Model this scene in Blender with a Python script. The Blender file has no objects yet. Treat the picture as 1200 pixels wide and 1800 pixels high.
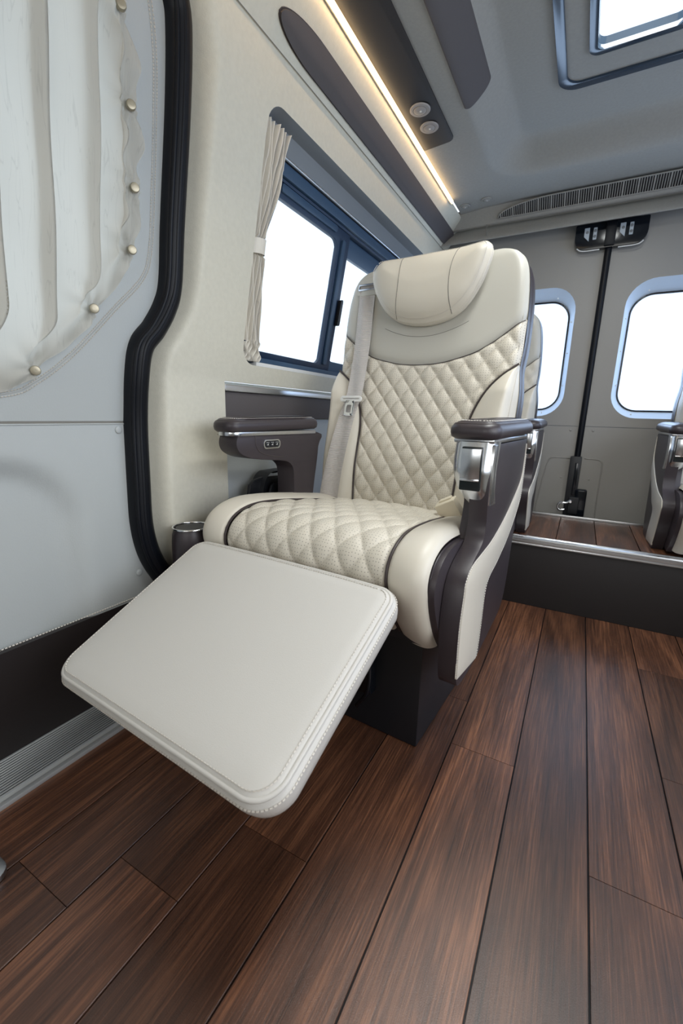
import bpy, bmesh, math, random
from mathutils import Vector, Matrix
from mathutils.geometry import tessellate_polygon
random.seed(7)
SC = bpy.context.scene
COL = SC.collection
PI = math.pi
R = math.radians

# ------------------------------------------------------------------ camera
H = .74
YAW, PITCH, ROLL = R(28.5), R(12.9), R(1.46)
fw = Vector((-math.sin(YAW)*math.cos(PITCH), math.cos(YAW)*math.cos(PITCH), -math.sin(PITCH)))
rt = Vector((math.cos(YAW), math.sin(YAW), 0))
up = rt.cross(fw)
r2 = rt*math.cos(ROLL)+up*math.sin(ROLL)
u2 = up*math.cos(ROLL)-rt*math.sin(ROLL)
cd = bpy.data.cameras.new('camera'); cam = bpy.data.objects.new('camera', cd); COL.objects.link(cam)
cam.matrix_world = Matrix(((r2.x, u2.x, -fw.x, 0), (r2.y, u2.y, -fw.y, 0), (r2.z, u2.z, -fw.z, H), (0, 0, 0, 1)))
cd.sensor_fit = 'VERTICAL'; cd.sensor_height = 36; cd.sensor_width = 24; cd.lens = 755/1800*36
cd.clip_start = .02
cd.dof.use_dof = True; cd.dof.focus_distance = 1.15; cd.dof.aperture_fstop = 5.6
SC.camera = cam

# ------------------------------------------------------------------ world and light
wd = bpy.data.worlds.new('daylight'); SC.world = wd; wd.use_nodes = True
nt = wd.node_tree; nt.nodes.clear()
wo = nt.nodes.new('ShaderNodeOutputWorld'); bg = nt.nodes.new('ShaderNodeBackground')
tc = nt.nodes.new('ShaderNodeTexCoord'); sx = nt.nodes.new('ShaderNodeSeparateXYZ'); cr = nt.nodes.new('ShaderNodeValToRGB')
nt.links.new(tc.outputs['Generated'], sx.inputs[0])
mr = nt.nodes.new('ShaderNodeMapRange'); mr.inputs[1].default_value = -1; mr.inputs[2].default_value = 1
nt.links.new(sx.outputs['Z'], mr.inputs[0]); nt.links.new(mr.outputs[0], cr.inputs[0])
cr.color_ramp.elements[0].position = .40; cr.color_ramp.elements[0].color = (.74, .84, .93, 1)
cr.color_ramp.elements[1].position = .52; cr.color_ramp.elements[1].color = (.82, .90, 1, 1)
nt.links.new(cr.outputs[0], bg.inputs[0]); bg.inputs[1].default_value = 1.7
nt.links.new(bg.outputs[0], wo.inputs[0])

def area(name, loc, rot, sx_, sy_, power, color, spread=180):
    ld = bpy.data.lights.new(name, 'AREA'); ld.shape = 'RECTANGLE'; ld.size = sx_; ld.size_y = sy_
    ld.energy = power; ld.color = color; ld.spread = R(spread)
    o = bpy.data.objects.new(name, ld); COL.objects.link(o); o.location = loc; o.rotation_euler = rot
    return o
# daylight through the windscreen, the open right-hand doorway and the skylight
area('windscreen_daylight', (.1, -1.95, 1.28), (R(70), 0, 0), 1.5, .70, 5, (1, .945, .83), 130)
area('doorway_daylight', (1.10, .22, 1.14), (0, R(66), 0), .95, 1.3, 10.5, (.96, .975, 1), 150)
area('rear_right_window_daylight', (1.08, 1.55, 1.18), (0, R(80), 0), .55, 1.0, 5, (.45, .62, 1))
area('skylight_daylight', (0, 1.07, 1.90), (0, 0, 0), .2, 1.1, 22, (1, .95, .87))
area('rear_windows_daylight', (0, 2.56, 1.05), (R(-90), 0, 0), 1.2, .5, 9, (.50, .68, 1))
SC.view_settings.view_transform = 'Standard'; SC.view_settings.look = 'None'
SC.view_settings.gamma = 1; SC.view_settings.exposure = 0.0
SC.view_settings.use_curve_mapping = False

# ------------------------------------------------------------------ materials
def mat(name, color, rough=.5, metal=0, bump=0, bscale=400, spec=.5, var=0, vscale=3, aniso=0, coat=0, sheen=0, speck=None, bdist=.001):
    m = bpy.data.materials.new(name); m.use_nodes = True
    n = m.node_tree.nodes; l = m.node_tree.links; b = n['Principled BSDF']
    b.inputs['Base Color'].default_value = (*color, 1); b.inputs['Roughness'].default_value = rough
    b.inputs['Metallic'].default_value = metal; b.inputs['Specular IOR Level'].default_value = spec
    b.inputs['Coat Weight'].default_value = coat; b.inputs['Coat Roughness'].default_value = .2
    b.inputs['Sheen Weight'].default_value = sheen
    b.inputs['Anisotropic'].default_value = aniso
    t = n.new('ShaderNodeTexCoord')
    if bump:
        no = n.new('ShaderNodeTexNoise'); no.inputs['Scale'].default_value = bscale; no.inputs['Detail'].default_value = 3
        l.new(t.outputs['Object'], no.inputs['Vector'])
        bp = n.new('ShaderNodeBump'); bp.inputs['Strength'].default_value = bump; bp.inputs['Distance'].default_value = bdist
        l.new(no.outputs[0], bp.inputs['Height']); l.new(bp.outputs[0], b.inputs['Normal'])
    if var or speck:
        no = n.new('ShaderNodeTexNoise'); no.inputs['Scale'].default_value = speck or vscale; no.inputs['Detail'].default_value = 4
        l.new(t.outputs['Object'], no.inputs['Vector'])
        r = n.new('ShaderNodeMapRange'); r.inputs[1].default_value = .3; r.inputs[2].default_value = .7
        r.inputs[3].default_value = 1-(var or .25); r.inputs[4].default_value = 1+(var or .25)
        l.new(no.outputs[0], r.inputs[0])
        mx = n.new('ShaderNodeVectorMath'); mx.operation = 'SCALE'; mx.inputs[0].default_value = color
        l.new(r.outputs[0], mx.inputs['Scale']); l.new(mx.outputs[0], b.inputs['Base Color'])
    return m

BEIGE = (.645, .60, .515)
M = {}
M['leather'] = mat('beige leather', BEIGE, .42, bump=.25, bscale=700, bdist=.0006)
M['footleather'] = mat('beige footrest leather', (.56, .54, .505), .45, bump=.25, bscale=700, bdist=.0006)
M['upper'] = mat('smooth upper leather', (.50, .485, .435), .40, bump=.25, bscale=700, bdist=.0006)
M['brown'] = mat('dark taupe leather', (.038, .030, .035), .40, bump=.3, bscale=650, bdist=.0006)
M['piping'] = mat('dark piping', (.05, .038, .038), .45)
M['thread'] = mat('pale thread', (.62, .58, .52), .6)
M['wall'] = mat('beige wall vinyl', (.62, .595, .50), .55, bump=.5, bscale=330, bdist=.0008, var=.03, vscale=90)
M['door'] = mat('grey beige door vinyl', (.43, .455, .455), .5, bump=.4, bscale=330, bdist=.0008)
M['ceil'] = mat('headliner fabric', (.31, .30, .275), .75, bump=.4, bscale=500, bdist=.0008, var=.04, vscale=120)
M['pod'] = mat('dark taupe panel fabric', (.085, .074, .075), .7, bump=.3, bscale=500)
M['darkpanel'] = mat('very dark brown panel', (.018, .014, .014), .5, bump=.2, bscale=500)
M['riser'] = mat('black brown step riser', (.014, .011, .011), .6, bump=.2, bscale=900, speck=900, var=.3)
M['alu'] = mat('brushed aluminium', (.62, .63, .65), .3, 1, bump=.1, bscale=300)
M['silver'] = mat('satin silver', (.60, .62, .65), .24, 1)
M['sillalu'] = mat('matt anodised sill', (.50, .52, .53), .38, .35)
M['reardoor'] = mat('taupe grey rear door vinyl', (.29, .278, .258), .5, bump=.4, bscale=330, bdist=.0008)
M['chrome'] = mat('chrome', (.85, .87, .9), .08, 1)
M['rubber'] = mat('black rubber', (.004, .005, .008), .42, spec=.22)
M['black'] = mat('black plastic', (.012, .013, .016), .4)
M['gloss'] = mat('gloss black', (.006, .008, .012), .12)
M['pedestal'] = mat('black pedestal metal', (.007, .008, .011), .42)
M['navy'] = mat('blue black window frame', (.009, .027, .066), .4)
M['navy2'] = mat('slate blue window channel', (.032, .07, .13), .4)
M['slate'] = mat('slate grey window head', (.20, .215, .23), .55)
M['white'] = mat('white plastic', (.75, .75, .73), .4)
M['label'] = mat('grey white sticker', (.42, .47, .52), .5)
M['buckle'] = mat('beige buckle plastic', (.66, .59, .46), .45)
M['lampring'] = mat('warm grey lamp plastic', (.35, .32, .30), .45)
M['bluelit_frame'] = mat('rear window surround with painted blue light', (.50, .58, .68), .45)  # blue daylight falling on the window reveal is put into this base colour
M['skytrim'] = mat('glossy dark skylight trim with painted blue reflection', (.028, .045, .07), .15)  # dark trim; the blue it reflects is mixed into its base colour
M['screen'] = mat('button dark plastic', (.02, .02, .022), .3)
M['seamline'] = mat('seam shadow line', (.20, .19, .17), .8)
M['cuff'] = mat('seam groove grey', (.36, .36, .34), .7)
M['cuspidor'] = mat('dark cavity plastic', (.015, .02, .022), .2)

def mat_perf():
    m = mat('perforated beige leather', (.62, .575, .49), .5, bump=.25, bscale=700, bdist=.0006)
    n = m.node_tree.nodes; l = m.node_tree.links; b = n['Principled BSDF']
    uv = n.new('ShaderNodeUVMap')
    sc = n.new('ShaderNodeVectorMath'); sc.operation = 'SCALE'; sc.inputs['Scale'].default_value = 1/.0066
    l.new(uv.outputs[0], sc.inputs[0])
    v = n.new('ShaderNodeTexVoronoi'); v.voronoi_dimensions = '2D'; v.inputs['Scale'].default_value = 1; v.inputs['Randomness'].default_value = .35
    l.new(sc.outputs[0], v.inputs['Vector'])
    lt = n.new('ShaderNodeMapRange'); lt.inputs[1].default_value = .07; lt.inputs[2].default_value = .16
    lt.inputs[3].default_value = .22; lt.inputs[4].default_value = 1
    l.new(v.outputs['Distance'], lt.inputs[0])
    mx = n.new('ShaderNodeVectorMath'); mx.operation = 'SCALE'; mx.inputs[0].default_value = (.62, .575, .49)
    l.new(lt.outputs[0], mx.inputs['Scale']); l.new(mx.outputs[0], b.inputs['Base Color'])
    return m
M['perf'] = mat_perf()

def mat_wood():
    m = bpy.data.materials.new('walnut vinyl plank'); m.use_nodes = True
    n = m.node_tree.nodes; l = m.node_tree.links; b = n['Principled BSDF']
    g = n.new('ShaderNodeNewGeometry'); oi = n.new('ShaderNodeObjectInfo')
    off = n.new('ShaderNodeVectorMath'); off.operation = 'SCALE'; off.inputs[0].default_value = (37.3, 91.7, 13)
    l.new(oi.outputs['Random'], off.inputs['Scale'])
    add = n.new('ShaderNodeVectorMath'); add.operation = 'ADD'; l.new(g.outputs['Position'], add.inputs[0]); l.new(off.outputs[0], add.inputs[1])
    def mp(s):
        x = n.new('ShaderNodeMapping'); x.inputs['Scale'].default_value = s; l.new(add.outputs[0], x.inputs[0]); return x
    # cathedral rings
    n1 = n.new('ShaderNodeTexNoise'); n1.inputs['Scale'].default_value = 1; n1.inputs['Detail'].default_value = 1.5; n1.inputs['Distortion'].default_value = .5
    l.new(mp((5.0, .55, 1)).outputs[0], n1.inputs['Vector'])
    k = n.new('ShaderNodeMath'); k.operation = 'MULTIPLY'; k.inputs[1].default_value = 85; l.new(n1.outputs[0], k.inputs[0])
    sn = n.new('ShaderNodeMath'); sn.operation = 'SINE'; l.new(k.outputs[0], sn.inputs[0])
    ring = n.new('ShaderNodeMapRange'); ring.inputs[1].default_value = -1; ring.inputs[2].default_value = 1; l.new(sn.outputs[0], ring.inputs[0])
    # long fibres
    n2 = n.new('ShaderNodeTexNoise'); n2.inputs['Scale'].default_value = 1; n2.inputs['Detail'].default_value = 6; n2.inputs['Roughness'].default_value = .7
    l.new(mp((330, 7, 1)).outputs[0], n2.inputs['Vector'])
    n3 = n.new('ShaderNodeTexNoise'); n3.inputs['Scale'].default_value = 1; n3.inputs['Detail'].default_value = 2
    l.new(mp((14, 2.2, 1)).outputs[0], n3.inputs['Vector'])
    m1 = n.new('ShaderNodeMix'); m1.data_type = 'FLOAT'; m1.inputs[0].default_value = .915
    l.new(ring.outputs[0], m1.inputs[2]); l.new(n2.outputs[0], m1.inputs[3])
    m2 = n.new('ShaderNodeMix'); m2.data_type = 'FLOAT'; m2.inputs[0].default_value = .32
    l.new(m1.outputs[0], m2.inputs[2]); l.new(n3.outputs[0], m2.inputs[3])
    rp = n.new('ShaderNodeValToRGB'); rp.color_ramp.elements[0].position = .34; rp.color_ramp.elements[0].color = (.027, .011, .006, 1)
    rp.color_ramp.elements[1].position = .68; rp.color_ramp.elements[1].color = (.30, .125, .060, 1)
    e = rp.color_ramp.elements.new(.5); e.color = (.105, .042, .022, 1)
    l.new(m2.outputs[0], rp.inputs[0])
    tone = n.new('ShaderNodeMapRange'); tone.inputs[3].default_value = .55; tone.inputs[4].default_value = 1.05
    l.new(oi.outputs['Random'], tone.inputs[0])
    mx = n.new('ShaderNodeVectorMath'); mx.operation = 'SCALE'; l.new(rp.outputs[0], mx.inputs[0]); l.new(tone.outputs[0], mx.inputs['Scale'])
    l.new(mx.outputs[0], b.inputs['Base Color'])
    b.inputs['Roughness'].default_value = .34; b.inputs['Specular IOR Level'].default_value = .75
    bp = n.new('ShaderNodeBump'); bp.inputs['Strength'].default_value = .35; bp.inputs['Distance'].default_value = .0006
    nf = n.new('ShaderNodeTexNoise'); nf.inputs['Scale'].default_value = 900; l.new(g.outputs['Position'], nf.inputs['Vector'])
    ad = n.new('ShaderNodeMath'); ad.operation = 'ADD'; l.new(n2.outputs[0], ad.inputs[0]); l.new(nf.outputs[0], ad.inputs[1])
    l.new(ad.outputs[0], bp.inputs['Height']); l.new(bp.outputs[0], b.inputs['Normal'])
    return m
M['wood'] = mat_wood()

def mat_curtain(name, col, trans, lines=True):
    m = bpy.data.materials.new(name); m.use_nodes = True
    n = m.node_tree.nodes; l = m.node_tree.links; b = n['Principled BSDF']; o = n['Material Output']
    b.inputs['Base Color'].default_value = (*col, 1); b.inputs['Roughness'].default_value = .6; b.inputs['Sheen Weight'].default_value = .3
    t = n.new('ShaderNodeBsdfTranslucent'); t.inputs[0].default_value = (*[min(1, c*1.15) for c in col], 1)
    mx = n.new('ShaderNodeMixShader'); mx.inputs[0].default_value = trans
    l.new(b.outputs[0], mx.inputs[1]); l.new(t.outputs[0], mx.inputs[2]); l.new(mx.outputs[0], o.inputs[0])
    tc = n.new('ShaderNodeTexCoord'); mp = n.new('ShaderNodeMapping'); mp.inputs['Scale'].default_value = (1, 75, 5)
    l.new(tc.outputs['Object'], mp.inputs[0])
    w = n.new('ShaderNodeTexNoise'); w.inputs['Scale'].default_value = 1; w.inputs['Detail'].default_value = 2; w.inputs['Distortion'].default_value = .8
    l.new(mp.outputs[0], w.inputs['Vector'])
    r = n.new('ShaderNodeMapRange'); r.inputs[1].default_value = .46; r.inputs[2].default_value = .50; r.inputs[3].default_value = 1; r.inputs[4].default_value = 0
    l.new(w.outputs[0], r.inputs[0])
    # thin woven line where the noise crosses its middle value
    a = n.new('ShaderNodeMath'); a.operation = 'SUBTRACT'; a.inputs[1].default_value = .5; l.new(w.outputs[0], a.inputs[0])
    ab = n.new('ShaderNodeMath'); ab.operation = 'ABSOLUTE'; l.new(a.outputs[0], ab.inputs[0])
    r2_ = n.new('ShaderNodeMapRange'); r2_.inputs[1].default_value = 0; r2_.inputs[2].default_value = .012; r2_.inputs[3].default_value = .88; r2_.inputs[4].default_value = 1
    l.new(ab.outputs[0], r2_.inputs[0])
    s = n.new('ShaderNodeVectorMath'); s.operation = 'SCALE'; s.inputs[0].default_value = col; l.new(r2_.outputs[0], s.inputs['Scale'])
    l.new(s.outputs[0], b.inputs['Base Color']); l.new(s.outputs[0], t.inputs[0])
    return m
M['curtain'] = mat_curtain('pale woven curtain', (.66, .645, .585), .42)
M['curtain2'] = mat_curtain('beige tied curtain', (.86, .81, .71), .12)
M['snap'] = mat('pale brass snap', (.40, .36, .27), .35, .5)
M['stain'] = M['curtain2']

def mat_belt():
    m = mat('ribbed belt webbing', (.58, .545, .52), .5)
    n = m.node_tree.nodes; l = m.node_tree.links; b = n['Principled BSDF']
    uv = n.new('ShaderNodeUVMap'); s = n.new('ShaderNodeSeparateXYZ'); l.new(uv.outputs[0], s.inputs[0])
    k = n.new('ShaderNodeMath'); k.operation = 'MULTIPLY'; k.inputs[1].default_value = 2*PI/.0035; l.new(s.outputs['Y'], k.inputs[0])
    sn = n.new('ShaderNodeMath'); sn.operation = 'SINE'; l.new(k.outputs[0], sn.inputs[0])
    bp = n.new('ShaderNodeBump'); bp.inputs['Distance'].default_value = .0006; bp.inputs['Strength'].default_value = .8
    l.new(sn.outputs[0], bp.inputs['Height']); l.new(bp.outputs[0], b.inputs['Normal'])
    return m
M['belt'] = mat_belt()

def mat_emit(name, col, s):
    m = bpy.data.materials.new(name); m.use_nodes = True; n = m.node_tree.nodes
    b = n['Principled BSDF']; b.inputs['Emission Color'].default_value = (*col, 1); b.inputs['Emission Strength'].default_value = s
    b.inputs['Base Color'].default_value = (.8, .7, .5, 1)
    return m
M['led'] = mat_emit('warm led strip', (1, .70, .38), 5)

def mat_glass():
    m = bpy.data.materials.new('window glass'); m.use_nodes = True; n = m.node_tree.nodes; l = m.node_tree.links
    n.remove(n['Principled BSDF']); o = n['Material Output']
    t = n.new('ShaderNodeBsdfTransparent'); t.inputs[0].default_value = (.93, .96, .98, 1)
    g = n.new('ShaderNodeBsdfGlossy'); g.inputs['Roughness'].default_value = .03
    x = n.new('ShaderNodeMixShader'); x.inputs[0].default_value = .06
    l.new(t.outputs[0], x.inputs[1]); l.new(g.outputs[0], x.inputs[2]); l.new(x.outputs[0], o.inputs[0])
    return m
M['glass'] = mat_glass()

# ------------------------------------------------------------------ mesh helpers
FLIP = False   # set while building a mirrored seat
def mesh(name, verts, faces, m, parent=None, smooth=True, uv=None, sharp=None):
    if FLIP and parent is not None:
        verts = [(-v[0], v[1], v[2]) for v in verts]; faces = [tuple(reversed(f)) for f in faces]
    me = bpy.data.meshes.new(name); me.from_pydata([tuple(v) for v in verts], [], faces)
    if uv:
        ul = me.uv_layers.new(name='UVMap')
        for lp in me.loops: ul.data[lp.index].uv = uv[lp.vertex_index]
    me.materials.append(M[m] if isinstance(m, str) else m)
    me.update()
    if smooth:
        for p in me.polygons: p.use_smooth = True
        if sharp: me.set_sharp_from_angle(angle=R(sharp))
    o = bpy.data.objects.new(name, me); COL.objects.link(o)
    if parent is not None: o.parent = parent
    return o
def thing(name, label, cat, loc=(0, 0, 0), rz=0, group=None):
    o = bpy.data.objects.new(name, None); COL.objects.link(o); o.location = loc; o.rotation_euler = (0, 0, rz)
    o['label'] = label; o['category'] = cat; o.empty_display_size = .05
    if group: o['group'] = group
    return o
def tag(o, label, cat, group=None):
    o['label'] = label; o['category'] = cat
    if group: o['group'] = group
    return o
def struct(o, label=None, cat=None):
    o['kind'] = 'structure'
    if label: o['label'] = label
    if cat: o['category'] = cat
    return o
def sempty(name, label, cat):
    o = bpy.data.objects.new(name, None); COL.objects.link(o); o.empty_display_size = .05
    return struct(o, label, cat)
def stuff(o): o['kind'] = 'stuff'; return o

def grid(name, fn, nu, nv, m, parent=None, uvf=None, closeu=False, sharp=None, flip=False):
    vs = []; uv = []
    for j in range(nv+1):
        for i in range(nu+(0 if closeu else 1)):
            vs.append(fn(i/nu, j/nv))
            if uvf: uv.append(uvf(i/nu, j/nv))
    w = nu+(0 if closeu else 1); fs = []
    for j in range(nv):
        for i in range(nu):
            a = j*w+i; b = j*w+(i+1) % w if closeu else j*w+i+1
            f = (a, b, b+w, a+w)
            fs.append(tuple(reversed(f)) if flip else f)
    return mesh(name, vs, fs, m, parent, uv=uv or None, sharp=sharp)

def cat_pts(pts, n=8, closed=False):
    P = [Vector(p) for p in pts]; out = []; L = len(P)
    rng = range(L if closed else L-1)
    for i in rng:
        if closed: p0, p1, p2, p3 = P[(i-1) % L], P[i], P[(i+1) % L], P[(i+2) % L]
        else: p0, p1, p2, p3 = P[max(i-1, 0)], P[i], P[i+1], P[min(i+2, L-1)]
        for k in range(n):
            t = k/n
            out.append(.5*((2*p1)+(-p0+p2)*t+(2*p0-5*p1+4*p2-p3)*t*t+(-p0+3*p1-3*p2+p3)*t**3))
    if not closed: out.append(P[-1])
    return out
def interp(tab, x):
    if x <= tab[0][0]: return tab[0][1]
    for (a, b), (c, d) in zip(tab, tab[1:]):
        if x <= c:
            return b+(d-b)*(x-a)/(c-a)
    return tab[-1][1]
def smooth_tab(tab, n=6):
    return [tuple(p) for p in cat_pts([Vector((a, b)) for a, b in tab], n)]

def tube_data(P, r, seg=8, closed=False, rx=None, upv=None):
    n = len(P); vs = []; fs = []
    T = []
    for i in range(n):
        a = P[(i-1) % n] if (closed or i > 0) else P[i]; b = P[(i+1) % n] if (closed or i < n-1) else P[i]
        d = b-a; T.append(d.normalized() if d.length > 1e-9 else Vector((0, 0, 1)))
    N = Vector(upv) if upv else (Vector((0, 0, 1)) if abs(T[0].z) < .9 else Vector((1, 0, 0)))
    for i in range(n):
        if upv: N = Vector(upv)
        N = (N-T[i]*N.dot(T[i])).normalized(); B = T[i].cross(N)
        rr = r[i] if isinstance(r, (list, tuple)) else r
        ry = rx if rx else rr
        for k in range(seg):
            a = 2*PI*k/seg
            vs.append(P[i]+N*rr*math.cos(a)+B*ry*math.sin(a))
    m = n if closed else n-1
    for i in range(m):
        for k in range(seg):
            a = i*seg+k; b = i*seg+(k+1) % seg; j = ((i+1) % n)*seg
            fs.append((a, b, j+(k+1) % seg, j+k))
    if not closed:
        fs.append(tuple(reversed(range(seg)))); fs.append(tuple((n-1)*seg+k for k in range(seg)))
    return vs, fs
def tube(name, pts, r, m, parent=None, n=6, seg=8, closed=False, rx=None, upv=None, smooth_path=True):
    P = cat_pts(pts, n, closed) if smooth_path else [Vector(p) for p in pts]
    vs, fs = tube_data(P, r, seg, closed, rx, upv)
    return mesh(name, vs, fs, m, parent, sharp=60)
def multi(name, parts, m, parent=None, smooth=True, sharp=50):
    vs = []; fs = []
    for v, f in parts:
        o = len(vs); vs += list(v); fs += [tuple(i+o for i in x) for x in f]
    return mesh(name, vs, fs, m, parent, smooth, sharp=sharp)

def bm_obj(name, bm, m, parent=None, smooth=True, sharp=35):
    bm.verts.index_update()
    vs = [v.co.copy() for v in bm.verts]; fs = [tuple(v.index for v in f.verts) for f in bm.faces]; bm.free()
    return mesh(name, vs, fs, m, parent, smooth, sharp=sharp)
def box_bm(c, s, bev=0, seg=2, rot=None, bm=None):
    b = bmesh.new(); bmesh.ops.create_cube(b, size=1)
    for v in b.verts: v.co = Vector((v.co.x*s[0], v.co.y*s[1], v.co.z*s[2]))
    if bev: bmesh.ops.bevel(b, geom=b.edges[:], offset=bev, segments=seg, affect='EDGES', profile=.6)
    for v in b.verts:
        if rot: v.co = rot @ v.co
        v.co += Vector(c)
    return b
def box_data(c, s, bev=0, seg=2, rot=None):
    b = box_bm(c, s, bev, seg, rot); b.verts.index_update()
    r = ([v.co.copy() for v in b.verts], [tuple(v.index for v in f.verts) for f in b.faces]); b.free(); return r
def box(name, c, s, m, parent=None, bev=.002, seg=2, rot=None):
    return bm_obj(name, box_bm(c, s, bev, seg, rot), m, parent)
def rrect(x0, x1, y0, y1, r, n=6):
    """rounded rectangle outline, counter clockwise"""
    out = []
    if not isinstance(r, (list, tuple)): r = [r]*4
    for (cx, cy, a0, rr) in ((x1-r[0], y0+r[0], -90, r[0]), (x1-r[1], y1-r[1], 0, r[1]), (x0+r[2], y1-r[2], 90, r[2]), (x0+r[3], y0+r[3], 180, r[3])):
        for k in range(n+1):
            a = R(a0+90*k/n); out.append((cx+rr*math.cos(a), cy+rr*math.sin(a)))
    return out
def plate_data(outer, holes, to3, thick):
    """flat plate with holes; to3(a,b,d) maps the plane point at depth d; thick is its depth"""
    loops = [outer]+list(holes)
    pl = [[Vector((a, b, 0)) for a, b in L] for L in loops]
    tris = tessellate_polygon(pl)
    flat = [p for L in loops for p in L]
    n = len(flat)
    vs = [to3(a, b, 0) for a, b in flat]+[to3(a, b, thick) for a, b in flat]
    fs = []
    for t in tris:
        a, b, c = [flat[i] for i in t]
        cr_ = (b[0]-a[0])*(c[1]-a[1])-(b[1]-a[1])*(c[0]-a[0])
        t = tuple(t) if cr_ > 0 else tuple(reversed(t))
        fs.append(t); fs.append(tuple(i+n for i in reversed(t)))
    o = 0
    for L in loops:
        k = len(L)
        for i in range(k):
            a = o+i; b = o+(i+1) % k; fs.append((a, b, b+n, a+n) if L is not outer else (b, a, a+n, b+n))
        o += k
    return vs, fs
def plate(name, outer, holes, to3, thick, m, parent=None, sharp=30, bev=0):
    vs, fs = plate_data(outer, holes, to3, thick)
    b = bmesh.new(); bv = [b.verts.new(v) for v in vs]
    for f in fs:
        try: b.faces.new([bv[i] for i in f])
        except ValueError: pass
    bmesh.ops.remove_doubles(b, verts=b.verts[:], dist=1e-6)
    bmesh.ops.recalc_face_normals(b, faces=b.faces[:])
    if bev:
        es = [e for e in b.edges if len(e.link_faces) == 2 and e.calc_face_angle(0) > R(60)]
        bmesh.ops.bevel(b, geom=es, offset=bev, segments=2, affect='EDGES', profile=.6, clamp_overlap=True)
    return bm_obj(name, b, m, parent, sharp=sharp)
def lathe_data(prof, c, axis, seg=24):
    """prof list of (r, h) ; axis unit vector"""
    ax = Vector(axis).normalized(); t = Vector((0, 0, 1)) if abs(ax.z) < .9 else Vector((1, 0, 0))
    e1 = ax.cross(t).normalized(); e2 = ax.cross(e1); vs = []; fs = []
    for r, h in prof:
        for k in range(seg):
            a = 2*PI*k/seg; vs.append(Vector(c)+ax*h+(e1*math.cos(a)+e2*math.sin(a))*max(r, 1e-5))
    for j in range(len(prof)-1):
        for k in range(seg):
            a = j*seg+k; b = j*seg+(k+1) % seg; fs.append((a, b, b+seg, a+seg))
    fs.append(tuple(reversed(range(seg)))); fs.append(tuple((len(prof)-1)*seg+k for k in range(seg)))
    return vs, fs
def lathe(name, prof, c, axis, m, parent=None, seg=24, sharp=40):
    vs, fs = lathe_data(prof, c, axis, seg); return mesh(name, vs, fs, m, parent, sharp=sharp)
def slab(name, outline, prof, to3, m, parent=None, bend=None, sharp=None, radial=None):
    """pillow: outline 2D loop, prof list of (inset, height) from bottom to top, closed by centre fans"""
    n = len(outline); cx = sum(p[0] for p in outline)/n; cy = sum(p[1] for p in outline)/n
    nr = []
    for i in range(n):
        a = outline[i-1]; b = outline[(i+1) % n]; d = Vector((b[0]-a[0], b[1]-a[1])); d.normalize(); nr.append((-d.y, d.x))
    rings = []
    R0 = min(math.hypot(p[0]-cx, p[1]-cy) for p in outline)
    for ins, h in prof:
        ring = []
        for (x, y), (nx, ny) in zip(outline, nr):
            if ins < .5*R0*.5: px, py = x+nx*ins, y+ny*ins
            else:
                f = max(0, 1-ins/R0); px, py = cx+(x-cx)*f, cy+(y-cy)*f
            ring.append((px, py, h))
        rings.append(ring)
    if radial:
        rings = [r_ for r_, (ins, h) in zip(rings, prof) if ins < .006 or h < radial[0][1]]
        for k in range(1, 22):
            f = 1-k/22.0*.97 if k > 3 else 1-.018*k; ring = []
            f = 1-(k/21.)**1.5*.96
            for (x0_, y0_) in outline:
                x, y = cx+(x0_-cx)*f, cy+(y0_-cy)*f; dd = 9
                for p, q_ in zip(outline, outline[1:]+outline[:1]):
                    dx_, dy_ = q_[0]-p[0], q_[1]-p[1]; tt = max(0, min(1, ((x-p[0])*dx_+(y-p[1])*dy_)/(dx_*dx_+dy_*dy_+1e-12)))
                    dd = min(dd, math.hypot(x-p[0]-dx_*tt, y-p[1]-dy_*tt))
                ring.append((x, y, interp(radial, dd)))
            rings.append(ring)
        prof = [(0, r_[0][2]) for r_ in rings]
    vs = []
    for ring in rings:
        for (x, y, h) in ring: vs.append(to3(x, y, h+(bend(x, y) if bend else 0)))
    fs = []
    for j in range(len(rings)-1):
        for i in range(n):
            a = j*n+i; b = j*n+(i+1) % n; fs.append((a, b, b+n, a+n))
    for (j, rev) in ((0, True), (len(rings)-1, False)):
        vs.append(to3(cx, cy, prof[j][1]+(bend(cx, cy) if bend else 0))); c = len(vs)-1
        for i in range(n):
            a = j*n+i; b = j*n+(i+1) % n; fs.append((b, a, c) if rev else (a, b, c))
    b = bmesh.new(); bv = [b.verts.new(v) for v in vs]
    for f in fs: b.faces.new([bv[i] for i in f])
    bmesh.ops.recalc_face_normals(b, faces=b.faces[:])
    return bm_obj(name, b, m, parent, sharp=sharp or 80)
def stitches(name, path, nrm, m, parent, pitch=.0055, ln=.0036, r=.0006):
    r *= 1.45
    """little thread dashes along a path lying on a surface; nrm is a vector or a list of them"""
    P = [Vector(p) for p in path]; parts = []; acc = 0
    for i in range(len(P)-1):
        d = P[i+1]-P[i]; L = d.length
        if L < 1e-7: continue
        t = d/L; s = -acc
        N = Vector(nrm[i]) if isinstance(nrm, list) else Vector(nrm)
        N = (N-t*N.dot(t)).normalized(); B = t.cross(N)
        while s+pitch <= L:
            s += pitch
            c = P[i]+t*s+N*r*.4
            a = c-t*ln/2; b = c+t*ln/2
            v = [a-B*r, a+N*r*1.2, a+B*r, b-B*r, b+N*r*1.2, b+B*r]
            parts.append((v, [(0, 3, 4, 1), (1, 4, 5, 2), (0, 1, 2), (3, 5, 4), (0, 2, 5, 3)]))
        acc = L-s
    if not parts: return None
    o = multi(name, parts, m, parent, smooth=False); return stuff(o)
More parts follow.
